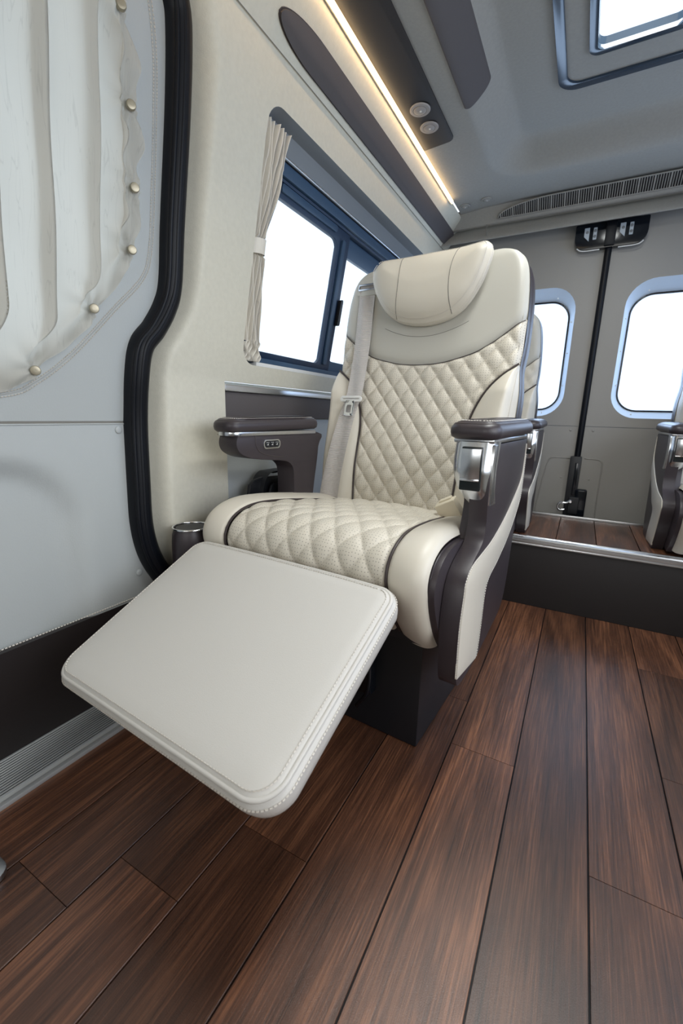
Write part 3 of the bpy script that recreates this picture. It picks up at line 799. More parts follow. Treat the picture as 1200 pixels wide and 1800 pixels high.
# ---- right wall, front, outer parts (out of frame, closes the cabin)
rw = sempty('wall_right', 'beige right side wall', 'wall')
rd = rrect(-.85, .45, .10, 1.50, .08, 6); rwin = rrect(1.0, 2.15, .872, 1.48, .05, 6)
plate('wall_panel', [(YF, 0), (YB+.03, 0), (YB+.03, .82), (YF, .82)], [rrect(-.45, .88, .55, .8199, .01, 2)], lambda y, z, d: Vector((.88+d, y, z)), .02, 'wall', rw)
plate('wall_panel', [(YF, .82), (YB, .82), (YB, ZS), (YF, ZS)], [rrect(-.45, .88, .8201, 1.50, .03, 4), rwin], lambda y, z, d: Vector((.879-WK*(z-.82)+d, y, z)), .012, 'wall', rw)
strip('cove_panel', [(-XS+.012, ZS)]+[(-cove(s/8)[0], cove(s/8)[1]) for s in range(0, 9)]+[(-XL+.0, ZL+.012)], YF, YB, 'wall', rw)
rw.location.x = .105
wf = sempty('wall_front', 'front bulkhead with the windscreen opening behind the camera', 'wall')
plate('bulkhead', [(-1.0, -.03), (1.0, -.03), (1.0, 1.78), (-1.0, 1.78)], [rrect(-.75, .75, .86, 1.55, .08, 6)], lambda x, z, d: Vector((x, YF-d, z)), .03, 'wall', wf)
plate('roof_skin', [(-1.05, YF), (1.05, YF), (1.05, YB+.06), (-1.05, YB+.06)], [rrect(-.19, .19, .40, 1.80, .02, 4)], cto(ZR+.066), .02, 'ceil', wf)
# upper wall strip over the sliding door
strip('door_header', [(-.80, 1.60), (XS-.02, ZS+.01), (XS-.01, ZS)], YF, .95, 'ceil', wl)
plate('rear_body_side', [(-1.9, -.03), (-1.2, -.03), (-1.2, 1.7), (-1.9, 1.7)], [], lambda y, z, d: Vector((-.93+.12*max(0, z-.7)-d, y, z)), .02, 'door', wl)
struct(box('trim_6', (-.96, -.5, 1.60), (.30, 2.9, .02), 'ceil', None, .002), 'header board above the sliding door', 'trim')

# ---- aluminium sill
sl = sempty('trim_7', 'ribbed aluminium entry sill along the foot of the sliding door', 'door sill')
SR = Matrix.Rotation(R(17), 3, 'Y')
def sill(u, h): return Vector((-.957+u*math.cos(R(17))+h*math.sin(R(17)), -.15, .0345-u*math.sin(R(17))+h*math.cos(R(17))))
box('sill_base', tuple(sill(.048, -.004)), (.098, 1.9, .008), 'sillalu', sl, .001, rot=SR)
stuff(multi('sill_ribs', [box_data(tuple(sill(.011+k*.0054, .0012)), (.0036, 1.9, .0030), .0006, 1, rot=SR) for k in range(14)], 'sillalu', sl))
stuff(multi('sill_grooves', [box_data(tuple(sill(.0137+k*.0054, .0006)), (.0020, 1.9, .0014), 0, rot=SR) for k in range(13)], 'rubber', sl))
box('sill_edge', (-.864, -.15, .004), (.012, 1.9, .010), 'sillalu', sl, .002)

# ---- floor bracket (bottom left)
fb = thing('floor_anchor', 'silver rounded anchor plate with a hole on the floor by the sill', 'bracket')
plate('plate', rrect(-.845, -.715, .10, .232, .022, 6), [rrect(-.815, -.741, .12, .206, .014, 5)], lambda x, y, d: Vector((x, y, .0115-d)), .010, 'alu', fb, bev=.002)
box('anchor_pin', (-.778, .163, .004), (.072, .084, .006), 'black', fb, .002)

# ------------------------------------------------------------------ curtains
c1 = thing('window_curtain', 'wide pale pleated curtain snapped over the sliding door window', 'curtain')
hwt = smooth_tab([(.758, .36), (.770, .40), (.79, .450), (.827, .480), (.858, .512), (.926, .575), (.999, .617), (1.053, .652), (1.174, .660), (1.29, .657), (1.376, .648), (1.442, .627), (1.52, .60), (1.62, .56)])
bt = [(.593, 1.455), (.615, 1.419), (.635, 1.288), (.644, 1.161), (.639, 1.052), (.558, .927), (.447, .802)]
def cedge(z): return interp(hwt, z)
def cur(i, j):
    z = .765+(1.64-.765)*(j**1.15)
    e = cedge(z)+(.006*math.sin(z*52)+.003*math.sin(z*97+1))
    y0_ = -.60+1.28*i; y = min(y0_, e)
    zz = z
    if j < .12:   # wavy lower hem
        zz += (.008*math.sin(y*60)+.006*math.sin(y*23))*(1-j/.12)
    dedge = min(e-y, (z-.765)*1.2)
    fade = sstep(dedge/.05)
    ph = (y+.02*math.sin(z*3+y*9))/.062*2*PI
    PP = .082; kq = math.floor(y/PP+.35); fq = y/PP+.35-kq
    if fq < .62: Pq = fq/.62*1.32; pl = fq/.62
    elif fq < .80: Pq = 1.32-(fq-.62)/.18*.32; pl = 1-(fq-.62)/.18*.45
    else: Pq = 1.0; pl = .55-(fq-.80)/.20*.55
    f2 = sstep((e-y-.025)/.09)*sstep((z-.775)/.13); y = min(y+f2*(Pq-fq)*PP, e+.002)
    pl2 = .5+.5*math.sin(ph*.5+1.3)
    x = xd(z)+.006+fade*(.016*pl+.004*pl2)+(1-fade)*.004*(math.sin(z*70+y*50)+1)
    # gathers radiating from the snaps
    for (by, bz) in bt[1:]:
        d = math.hypot(y-by, z-bz)
        if d < .07: x += .005*math.cos(math.atan2(z-bz, y-by)*7)*(1-d/.07)*min(1, d/.015)
    x += .003*math.sin(z*23+y*31)*fade
    return (x, y, zz)
grid('cloth', cur, 520, 130, 'curtain', c1)
for (by, bz) in bt[1:]:
    lathe('snap_button', [(.0086, -.004), (.0086, .0015), (.0075, .0035), (.004, .0042), (.001, .0040)], (xd(bz)+.020, by-.002, bz), (1, -.5, -.1), 'snap', c1, 20)

c2 = thing('tied_curtain', 'narrow beige pleated curtain gathered by a band beside the side window', 'curtain')
def cw(z): return interp([(.86, .085), (.93, .082), (1.0, .070), (1.16, .052), (1.19, .052), (1.30, .075), (1.42, .105), (1.47, .110)], z)
def cur2(off):
    def f(i, j):
        z = .885+(1.452-.885)*j
        w = cw(z); y = .990+i*w+.004*math.sin(z*30)*i
        if j < .09: y += .006*math.sin(z*160+i*9)
        amp = .010*(1 if abs(z-1.175) > .02 else .35)
        if j > .85: amp *= 1.25
        x = xw(z)-.020+amp*math.sin(i*2*PI*6.5+.8*math.sin(z*14))+.004*math.sin(z*40+i*12)+off
        return (x, y, z)
    return f
grid('cloth', cur2(0), 110, 90, 'curtain2', c2)
grid('lining', lambda i, j: (cur2(-.004)(i, j)[0], cur2(0)(i, j)[1]+.002*i, cur2(0)(i, j)[2]), 110, 60, 'navy', c2, flip=True)
tube('edge_trim', [(cur2(0)(1, j/12)[0]-.004, cur2(0)(1, j/12)[1]+.003, cur2(0)(1, j/12)[2]) for j in range(13)], .0028, 'piping', c2)
def band(i, j):
    a = 2*PI*i; z = 1.155+.036*j; return (xw(z)-.020+.019*math.cos(a), .990+cw(z)*.5+(cw(z)*.5+.005)*math.sin(a), z+.004*math.sin(a))
grid('tieback', band, 32, 4, 'curtain2', c2, closeu=True)

# ------------------------------------------------------------------ seats
SA = None
OUT = smooth_tab([(-.03, .262), (0, .27), (.08, .279), (.15, .285), (.28, .289), (.36, .289), (.405, .284), (.44, .280), (.50, .283), (.58, .281), (.66, .274), (.71, .262), (.74, .240), (.757, .212), (.765, .19)])
PIPE = smooth_tab([(-.03, .152), (0, .155), (.1, .162), (.2, .165), (.27, .170), (.32, .182), (.37, .206), (.41, .240), (.437, .278), (.447, .2805), (.6, .281), (.8, .281)])
SMILE = smooth_tab([(0, .450), (.05, .452), (.09, .458), (.154, .474), (.19, .492), (.224, .514), (.285, .562)])
TT = .765
def outw(t): return interp(OUT, t)
def pipew(t): return min(interp(PIPE, t), outw(t))
def bsm(u): return interp(SMILE, abs(u))
def QUILT(u, t, pu, pt, e=.5):
    a = u/pu+t/pt; b = u/pu-t/pt
    return (abs(math.sin(PI*a))*abs(math.sin(PI*b)))**e

def build_seat(name, label, loc, rz, mirror=False, recline=.23, rear=False, group=None):
    global FLIP
    FLIP = mirror
    root = thing(name, label, 'seat', loc, rz, group)
    ca, sa = math.cos(math.atan(recline)), math.sin(math.atan(recline))
    def B(u, t, nn): # back frame to local
        return Vector((u, .33+t*sa-nn*ca, .45+t*ca+nn*sa))
    NB = Vector((0, -ca, sa))
    def base_n(u, t):
        n = -.012*(1-(u/.16)**2) if abs(u) < .16 else 0
        n *= 1-sstep((t-.40)/.15)
        n += .010*math.exp(-((t-.14)/.10)**2)*(1 if abs(u) < .2 else .5)      # lumbar
        n += .016*sstep((t-.45)/.25)*(abs(u)/.28)**2
        du = outw(t)-abs(u); r = .028
        if du < r: n -= r-math.sqrt(max(0, r*r-(r-du)**2))
        dt = TT-t; r = .04
        if dt < r: n -= (r-math.sqrt(max(0, r*r-(r-dt)**2)))*.9
        return n
    def bol_n(u, t):
        au = abs(u); p = pipew(t); o = outw(t); w = max(o-p, .001); s = (au-p)/w
        k = min(1, w/.09)
        n = base_n(min(au, o-.028), t)+k*.048*math.sin(PI*min(1, s*.62+.0))**.8
        # outside edge falls away
        if s > .72: n -= (.048*k+.03)*((s-.72)/.28)**2.2
        return n
    def seam_fade(d, w=.012): return sstep(d/w)
    # quilted centre
    def q(i, j):
        s = 2*i-1; b = bsm(s*.283); t = -.02+(b+.02)*j; u = s*pipew(t)
        return s, t, u, b
    def qf(i, j):
        s, t, u, b = q(i, j)
        dn = min(pipew(t)-abs(u), b-t)
        f = .25+.75*seam_fade(dn)
        n = base_n(u, t)+.0100*QUILT(u, t-.01, .054, .068, .42)*f-.002
        return B(u, t, n)
    nu, nv = (150, 200) if not rear else (70, 90)
    grid('quilted_back_panel', qf, nu, nv, 'perf', root, uvf=lambda i, j: (q(i, j)[2], q(i, j)[1]))
    # smooth upper panel
    def uf(i, j):
        s = 2*i-1; b = bsm(s*.283); t = b+(TT-b)*j; u = s*outw(t)
        d = min(t-b, 1); n = base_n(u, t)-.004*(1-seam_fade(d, .014))+.004*seam_fade(d, .03)
        return B(u, t, n)
    grid('upper_back_panel', uf, 70, 50, 'upper', root)
    for sg in (-1, 1):
        def bf(i, j, sg=sg):
            t = -.03+(.4375+.03)*j; p = pipew(t); o = outw(t); au = p+(o-p)*i
            n = bol_n(au, t)-.004*(1-seam_fade(au-p, .012)); return B(sg*au, t, n)
        grid('side_bolster', bf, 26, 70, 'leather', root, flip=sg < 0)
        pts = [B(sg*(pipew(t)), t, base_n(min(pipew(t), .26), t)+.002) for t in [-.01+.45*k/26 for k in range(27)]]
        tube('piping', pts, .0028, 'piping', root, n=2, seg=6)
        # stitching at the outside edge
        path = []; 
        for k in range(60):
            t = .02+.40*k/59; o = outw(t); au = pipew(t)+(o-pipew(t))*.90
            path.append(B(sg*au, t, bol_n(au, t)+.0008))
        if not rear: stitches('stitching', path, (sg*.5, -.8, .2), 'thread', root, .0055, .0036, .0007)
        path = []
        for k in range(60):
            t = .455+.24*k/59; au = outw(t)-.010; path.append(B(sg*au, t, base_n(au, t)+.0008))
        if not rear: stitches('stitching', path, (sg*.5, -.8, .2), 'thread', root, .0055, .0036, .0007)
    pts = [B(u, bsm(u), base_n(u, bsm(u))+.0005) for u in [-.278+.556*k/40 for k in range(41)]]
    tube('smile_seam', pts, .0012, 'piping', root, n=2, seg=6)
    # seam under the headrest
    pts = [B(u, .53+1.9*u*u+.3*abs(u)**3, base_n(u, .53+1.9*u*u)+.0040) for u in [-.13+.26*k/24 for k in range(25)]]
    tube('yoke_seam', pts, .0007, 'seamline', root, n=1, seg=5)
    # brown shell round the back
    def sh(i, j):
        t = -.03+(TT+.03)*j; o = outw(t); a = -PI/2-.05+(PI+.10)*i if False else PI*i
        # from right edge round behind to left edge
        prf = [(1, -.030, .000), (1, -.045, .003), (1, -.072, .003), (.97, -.092, .000), (.85, -.105, 0), (.5, -.112, 0), (0, -.114, 0)]
        k = i*12; sgn = 1 if k <= 6 else -1; kk = k if k <= 6 else 12-k; a0 = int(kk); f = kk-a0
        p0 = prf[min(a0, 6)]; p1 = prf[min(a0+1, 6)]
        fx = p0[0]+(p1[0]-p0[0])*f; n = p0[1]+(p1[1]-p0[1])*f; ex = p0[2]+(p1[2]-p0[2])*f
        u = sgn*(o*fx+ex); e = base_n(o-.0005, t)+.004 if True else 0
        if kk <= .01: n = e; u = sgn*o
        nn = max(n, n) 
        dt = TT-t
        if dt < .05: nn = nn+(-.055-nn)*(1-math.sqrt(max(0, 1-(1-dt/.05)**2)))*.8
        return B(u, t, nn)
    grid('back_shell', sh, 48, 46, 'brown', root)
    # ---- cushion : closed profile in (v, w)
    prof = cat_pts([Vector(p) for p in [(-.060, .300), (-.105, .355), (-.140, .420), (-.146, .462), (-.118, .497), (-.060, .514), (.04, .510), (.18, .492), (.30, .474), (.37, .462)]], 8)
    Ls = [0]
    for a, b in zip(prof, prof[1:]): Ls.append(Ls[-1]+(b-a).length)
    LT = Ls[-1]
    def pp(s):
        x = s*LT
        for k in range(len(prof)-1):
            if x <= Ls[k+1]+1e-9:
                f = (x-Ls[k])/max(1e-9, Ls[k+1]-Ls[k]); p = prof[k].lerp(prof[k+1], f); d = (prof[k+1]-prof[k]).normalized(); return p, Vector((-d.y, d.x))
        return prof[-1], Vector((0, 1))
    def cpipe(s): return interp([(0, .212), (.35, .208), (.5, .203), (.7, .190), (1, .165)], s)
    def cb(u, s):   # crown across the width and pull-in of the seam
        p, nr = pp(s)
        return p, nr
    def cq(i, j):
        s = .0+j; u = (2*i-1)*cpipe(s); p, nr = pp(s)
        d = cpipe(s)-abs(u)
        h = .0072*QUILT(u, s*LT+.02, .062, .092, .45)*(.2+.8*seam_fade(d, .014))
        h += .004*(1-(u/.2)**2)-.004*(1-seam_fade(d, .010))
        if s > .62: h += .010*math.exp(-((s-.80)/.12)**2)*(1-(u/.2)**2)
        q_ = p+nr*h; return (u, q_.x, q_.y)
    nu, nv = (140, 200) if not rear else (70, 90)
    grid('quilted_seat_panel', cq, nu, nv, 'perf', root, uvf=lambda i, j: ((2*i-1)*cpipe(j), j*LT))
    for sg in (-1, 1):
        def cbf(i, j, sg=sg):
            s = j; p, nr = pp(s); a = cpipe(s); au = a+(.287-a)*i; w = .287-a
            h = .015*math.sin(PI*min(1, i*.72+.05))**.7*min(1, w/.07)
            h -= .004*(1-seam_fade(au-a, .010))
            e = (.287-au); r = .026
            if e < r: h -= (r-math.sqrt(max(0, r*r-(r-e)**2)))*.55
            q_ = p+nr*h; return (sg*au, q_.x, q_.y)
        grid('seat_bolster', cbf, 26, 110, 'leather', root, flip=sg < 0)
        pts = []
        for k in range(50):
            s = .02+.96*k/49; p, nr = pp(s); q_ = p+nr*.0036; pts.append((sg*cpipe(s), q_.x, q_.y))
        tube('piping', pts, .0030, 'piping', root, n=1, seg=6)
        poly = [(p.x, p.y) for p in prof[::2]]
        cxv = sum(p[0] for p in poly)/len(poly); czv = sum(p[1] for p in poly)/len(poly)
        poly = [(a+.006*(1 if a < .05 else 0), b-.010) for a, b in poly]+[(.37, .31)]
        sidepl = plate('seat_side', poly, [], lambda v, w, d, sg=sg: Vector((sg*(.299-d), v, w)), .020, 'brown', root, bev=.007)
        pts = []
        for k in range(60):
            s = .02+.8*k/59; p, nr = pp(s); q_ = p+nr*(-.011); pts.append((sg*.2870, q_.x, q_.y))
        tube('piping', pts, .0024, 'brown', root, n=1, seg=6)
        path = []
        for k in range(80):
            s = .03+.7*k/79; p, nr = pp(s); q_ = p+nr*(-.0030); path.append((sg*.2810, q_.x, q_.y))
        if not rear: stitches('stitching', path, (sg*.5, -.7, .5), 'thread', root, .0055, .0034, .0007)
    box('seat_pan', (0, .14, .345), (.535, .44, .10), 'black', root, .01)
    # pedestal
    if not rear:
        pe = box('pedestal', (0, .185, .148), (.476, .392, .294), 'pedestal', root, .004)
        box('pedestal_fitting', (.08, -.022, .17), (.10, .030, .13), 'gloss', pe, .006)
        tube('pedestal_cable', [(.10, -.03, .26), (.13, -.05, .20), (.125, -.045, .12), (.09, -.03, .06)], .005, 'gloss', pe)
        # footrest
        a = math.atan2(.160, .325); cf, sf = math.cos(a), math.sin(a)
        def F(x, y, h): return Vector((x, -.190-y*cf-h*sf, .458-y*sf+h*cf))
        ol = rrect(-.257, .257, -.003, .375, [.036, .05, .05, .036], 12)
        # densify
        o2 = []
        for p, q_ in zip(ol, ol[1:]+ol[:1]):
            L = math.hypot(q_[0]-p[0], q_[1]-p[1]); n = max(1, int(L/.02))
            for k in range(n): o2.append((p[0]+(q_[0]-p[0])*k/n, p[1]+(q_[1]-p[1])*k/n))
        bendf = lambda x, y: -.004*(abs(x)/.23)**3
        fr = slab('footrest', o2, [(.16, -.062), (.05, -.062), (.022, -.061), (.010, -.056), (.003, -.046), (0, -.032), (.0, -.020), (.001, -.0135), (.0055, -.0120), (.0058, -.0095), (.0040, -.0078), (.0040, -.0060), (.0085, -.0035), (.0095, -.0045), (.012, -.0022), (.018, -.0005), (.035, .001), (.07, .002), (.13, .003), (.17, .003)], F, 'footleather', root, bend=bendf)
        fr['label'] = 'raised padded beige footrest'
        def inset(ins, h):
            n = len(o2); P_ = []
            for i in range(n):
                p = o2[i-1]; q_ = o2[(i+1) % n]; d = Vector((q_[0]-p[0], q_[1]-p[1])).normalized()
                x, y = o2[i][0]-d.y*ins, o2[i][1]+d.x*ins; P_.append(F(x, y, h+bendf(x, y)))
            return P_+[P_[0]]
        UN = F(0, 0, 1)-F(0, 0, 0)
        stitches('stitching', inset(.0150, -.0010), UN, 'thread', fr, .0055, .0036, .0007)
        stitches('stitching', inset(-.0004, -.0175), UN, 'thread', fr, .0055, .0036, .0008)
        for sg in (-1, 1):
            tube('footrest_arm', [F(sg*.12, .10, -.07), F(sg*.12, .0, -.085), (sg*.13, -.09, .30), (sg*.13, -.005, .25)], .011, 'pedestal', root)
        box('footrest_plate', tuple(F(0, .12, -.068)), (.30, .20, .010), 'black', root, .002, rot=Matrix.Rotation(a, 3, 'X'))
    else:
        box('pedestal', (0, .175, .302), (.44, .36, .045), 'pedestal', root, .004)
    # ---- headrest
    ho = cat_pts([Vector(p) for p in [(-.168, .738), (-.145, .750), (-.08, .757), (0, .760), (.08, .757), (.150, .751), (.175, .740), (.187, .715), (.178, .672), (.158, .630), (.125, .588), (.075, .560), (0, .549), (-.075, .560), (-.125, .588), (-.158, .630), (-.178, .672), (-.183, .708)]], 5, True)
    ho = [(p.x*.95+.006, .760+(p.y-.760)*.97) for p in ho]; ho.reverse()
    if sum(a[0]*b[1]-b[0]*a[1] for a, b in zip(ho, ho[1:]+ho[:1])) < 0: ho.reverse()
    hb = lambda x, y: .040*(abs(x)/.187)**2.6-.012
    hp_ = [(.06, .004), (.02, .006), (.006, .013), (.0, .024), (.0, .036), (.002, .042), (.0045, .0435), (.0045, .046), (.010, .056), (.022, .068), (.038, .077), (.06, .084), (.09, .088), (.12, .090)]
    HR = smooth_tab([(0, .043), (.003, .0455), (.006, .050), (.012, .058), (.022, .068), (.038, .077), (.06, .084), (.09, .088), (.12, .090)], 4)
    hr = slab('headrest', ho, hp_, B, 'leather', root, bend=hb, radial=HR)
    for sg in (-1, 1):
        pts = []
        for k in range(30):
            y = .550+.215*k/29; x = .006+sg*(.088-.012*math.sin(PI*k/29))
            ins = 9; inside = False
            for p, q_ in zip(ho, ho[1:]+ho[:1]):
                dx_, dy_ = q_[0]-p[0], q_[1]-p[1]; tt = max(0, min(1, ((x-p[0])*dx_+(y-p[1])*dy_)/(dx_*dx_+dy_*dy_+1e-12)))
                ins = min(ins, math.hypot(x-p[0]-dx_*tt, y-p[1]-dy_*tt))
                if (p[1] > y) != (q_[1] > y) and x < (q_[0]-p[0])*(y-p[1])/(q_[1]-p[1]+1e-12)+p[0]: inside = not inside
            if not inside: continue
            hh = interp(HR, ins)
            pts.append(B(x, y, hh+hb(x, y)+.0002))
        tube('headrest_seam', pts, .0009, 'seamline', hr, n=2, seg=5)
    n = len(ho); hp2 = []; hp3 = []
    for i in range(n):
        p = ho[i-1]; q_ = ho[(i+1) % n]; d = Vector((q_[0]-p[0], q_[1]-p[1])).normalized()
        for L_, ins, h in ((hp2, .010, .0565), (hp3, -.0004, .034)):
            x, y = ho[i][0]-d.y*ins, ho[i][1]+d.x*ins; L_.append(B(x, y, h+hb(ho[i][0], ho[i][1])))
    if not rear:
        stitches('stitching', hp2+hp2[:1], NB, 'thread', hr, .0055, .0036, .0007)
        stitches('stitching', hp3+hp3[:1], NB, 'thread', hr, .0055, .0036, .0007)
    # ---- aisle armrest (u positive)
    ar = bpy.data.objects.new('armrest', None); COL.objects.link(ar); ar.parent = root; ar['label'] = 'tall armrest with a chrome lidded front'
    df = .10 if rear else 0; zm = .2785 if rear else -1
    side = [(.030, .690), (.012, .64), (.010, .60), (.014, .572), (.018, .53), (.002, .502), (-.045, .482), (-.083, .458), (-.100, .42), (-.106, .36), (-.096, .285), (-.086, .248), (-.06, .233), (.04, .236), (.166, .257), (.250, .280), (.282, .33), (.302, .43), (.322, .54), (.338, .62), (.342, .690)]
    def adj(p):
        v, w = p
        if rear and w < .50 and v < .15: v += .10*min(1, (.50-w)/.2)
        return (v, max(w, zm))
    side = [adj(p) for p in side]
    sd = [tuple(p) for p in cat_pts([Vector(p) for p in side], 3, False)]
    if rear:
        sd = [(v, max(w, zm)) for v, w in sd]
        o_ = []
        for p in sd:
            if not o_ or (abs(p[0]-o_[-1][0])+abs(p[1]-o_[-1][1])) > .002: o_.append(p)
        sd = o_
    plate('arm_body', sd, [], lambda v, w, d: Vector((.336-d, v, w)), .036, 'brown', ar, bev=.012)
    # wider upper part under the lid
    ub = rrect(.024, .338, .634, .690, [.02, .006, .006, .01], 4)
    plate('arm_upper', [(v, w) for v, w in ub], [], lambda v, w, d: Vector((.3355-d, v, w)), .072, 'brown', ar, bev=.008)
    plate('arm_neck', [tuple(p) for p in cat_pts([Vector(p) for p in [(.036, .640), (.036, .575), (.026, .53), (.012, .503), (-.018, .485), (.03, .468), (.20, .50), (.315, .56), (.33, .640)]], 4, True)], [], lambda v, w, d: Vector((.335-d, v, w)), .052, 'brown', ar, bev=.012)
    # beige inlay stripe
    inn = [(.338, .679), (.337, .636), (.322, .590), (.251, .548), (.169, .513), (.08, .488), (.013, .479), (-.055, .470), (-.085, .450), (-.091, .425), (-.100, .357), (-.094, .262)]
    otr = [(.339, .66), (.339, .60), (.329, .545), (.278, .499), (.216, .462), (.138, .430), (.080, .413), (.054, .385), (.048, .308), (.037, .241)]
    inn = [adj(p) for p in inn]; otr = [adj(p) for p in otr]
    i2 = [tuple(p) for p in cat_pts([Vector(p) for p in inn], 4)]; o2_ = [tuple(p) for p in cat_pts([Vector(p) for p in otr], 4)]
    if rear: i2 = [p for p in i2 if p[1] > zm+.004]; o2_ = [p for p in o2_ if p[1] > zm+.004]
    plate('inlay_stripe', i2+o2_[::-1], [], lambda v, w, d: Vector((.3385-d, v-.001, w)), .004, 'leather', ar, bev=.0012)
    if not rear:
        stitches('stitching', [(.3367, v-.006, w+.004) for v, w in i2], (1, 0, 0), 'thread', ar, .0055, .0036, .0008)
        stitches('stitching', [(.3367, v+.007, w-.003) for v, w in o2_], (1, 0, 0), 'thread', ar, .0055, .0036, .0007)
    # chrome front: curved shield
    def shld(i, j):
        w = .572+(.694-.572)*j; a = i
        ul = interp([(.572, .293), (.585, .282), (.605, .270), (.63, .262), (.66, .2585), (.694, .2585)], w); ur = .3392
        uc = (ul+ur)/2; hw_ = (ur-ul)/2
        s = 2*a-1
        u = uc+hw_*(abs(s)**.8 if s > 0 else -abs(s)**.8)
        v = interp([(.572, .018), (.60, .004), (.64, -.002), (.694, .012)], w)+.020*abs(s)**3.2+(.022 if abs(s) > .98 else 0)
        return (u, v, w)
    sf_ = grid('chrome_shield', shld, 28, 20, 'silver', ar)
    # side wings of the shield
    plate('chrome_side', [(.016, .574), (.05, .575), (.044, .60), (.040, .650), (.044, .690), (.020, .690), (.012, .65)], [], lambda v, w, d: Vector((.3388-d, v, w)), .030, 'silver', ar, bev=.003)
    box('lid_recess', (.302, .000, .644), (.040, .008, .083), 'cuspidor', ar, .003)
    def lid(i, j):
        w = .624+(.682-.624)*j; u = .2838+.0364*i; return (u, -.0055-.0035*math.sin(PI*i)-.004*math.sin(PI*j*.8), w)
    grid('lid', lid, 10, 10, 'silver', ar)
    box('lid_lip', (.302, -.006, .6235), (.0364, .006, .004), 'chrome', ar, .0015)
    box('metal_band', (.2975, .178, .696), (.078, .325, .010), 'silver', ar, .004)
    pad_o = rrect(.250, .346, -.004, .366, [.03, .03, .03, .03], 8)
    cap = slab('arm_pad', pad_o, [(.03, .701), (.008, .7015), (.001, .706), (-.001, .714), (.0, .722), (.005, .7295), (.008, .7300), (.012, .7335), (.022, .7365), (.04, .7385)], lambda x, y, h: Vector((x, y, h)), 'brown', ar,
               bend=lambda x, y: -.004*math.cos(min(1, max(0, (y-.12)/.08))*PI)*.6)
    path = [(x, y, .7352+(-.004*math.cos(min(1, max(0, (y-.12)/.08))*PI)*.6)) for x, y in rrect(.264, .332, .010, .352, .022, 8)]
    if not rear: stitches('stitching', path+path[:1], (0, 0, 1), 'thread', ar, .0052, .0034, .0007)
    ring = [Vector((x, y, .7302+(-.004*math.cos(min(1, max(0, (y-.12)/.08))*PI)*.6))) for x, y in rrect(.2565, .3395, .0025, .3595, .025, 8)]
    vs, fs = tube_data(ring, .0011, 5, True); mesh('pad_seam', vs, fs, 'piping', ar)
    # ---- wall-side armrest (u negative)
    al = bpy.data.objects.new('armrest', None); COL.objects.link(al); al.parent = root; al['label'] = 'cantilevered armrest with a small button panel'
    body = [(.272, .683), (-.040, .683), (-.058, .677), (-.062, .655), (-.048, .636), (-.01, .622), (.05, .614), (.12, .606), (.148, .592), (.158, .568), (.160, .50), (.154, .465), (.235, .455), (.262, .55), (.278, .64)]
    bb = [tuple(p) for p in cat_pts([Vector(p) for p in body], 4, True)]
    if rear: bb = [(v, w) for v, w in bb]
    plate('arm_body', bb, [], lambda v, w, d: Vector((-.254-d, v, w)), .064, 'brown', al, bev=.008)
    plate('metal_band', rrect(-.076, .262, -.322, -.252, [.004, .004, .03, .03], 6), [], lambda v, u, d: Vector((u, v, .680+d)), .009, 'silver', al, bev=.002)
    po_ = rrect(-.330, -.247, -.082, .280, [.03, .03, .03, .03], 8)
    bendl = lambda x, y: -.004*math.cos(min(1, max(0, (y+.01)/.08))*PI)*.6
    slab('arm_pad', po_, [(.03, .690), (.008, .6905), (.001, .696), (-.001, .704), (.0, .712), (.004, .7180), (.007, .7185), (.011, .7225), (.022, .726), (.04, .728)], lambda x, y, h: Vector((x, y, h)), 'brown', al, bend=bendl)
    ring = [Vector((x, y, .7188+bendl(x, y))) for x, y in rrect(-.324, -.253, -.075, .273, .026, 8)]
    vs, fs = tube_data(ring, .0011, 5, True); mesh('pad_seam', vs, fs, 'piping', al)
    if not rear:
        path = [(x, y, .7238+bendl(x, y)) for x, y in rrect(-.317, -.260, -.067, .265, .022, 8)]
        stitches('stitching', path+path[:1], (0, 0, 1), 'thread', al, .0052, .0034, .0007)
        pl_ = plate('button_bezel', rrect(.030, .096, .644, .668, .010, 6), [rrect(.034, .092, .647, .665, .008, 5)], lambda v, w, d: Vector((-.2510-d, v, w-.12*(v-.063)*0)), .006, 'silver', al, bev=.001)
        plate('button_panel', rrect(.033, .093, .646, .666, .008, 5), [], lambda v, w, d: Vector((-.2525-d, v, w)), .005, 'screen', al)
        for k in range(3):
            v0 = .045+.018*k
            bu = plate('button', rrect(v0-.007, v0+.007, .649, .663, .003, 3), [], lambda v, w, d: Vector((-.2508-d, v, w)), .003, 'black', al, bev=.0006)
            # tiny white pictogram : bar of dots above a small arrow
            prt = [box_data((-.2504, v0-.004+.004*q_, .6605), (.0006, .0016, .0012), 0) for q_ in range(3)]
            prt.append(box_data((-.2504, v0-.001, .6545), (.0006, .0050, .0011), 0)); prt.append(box_data((-.2504, v0+.0015, .6555), (.0006, .0011, .0045), 0))
            multi('icon', prt, 'white', bu, smooth=False)
        tube('arm_seam', [(-.2535, .002, .678), (-.2535, .004, .655), (-.2535, .020, .636), (-.2535, .06, .625), (-.2535, .11, .618)], .0012, 'piping', al, seg=5)
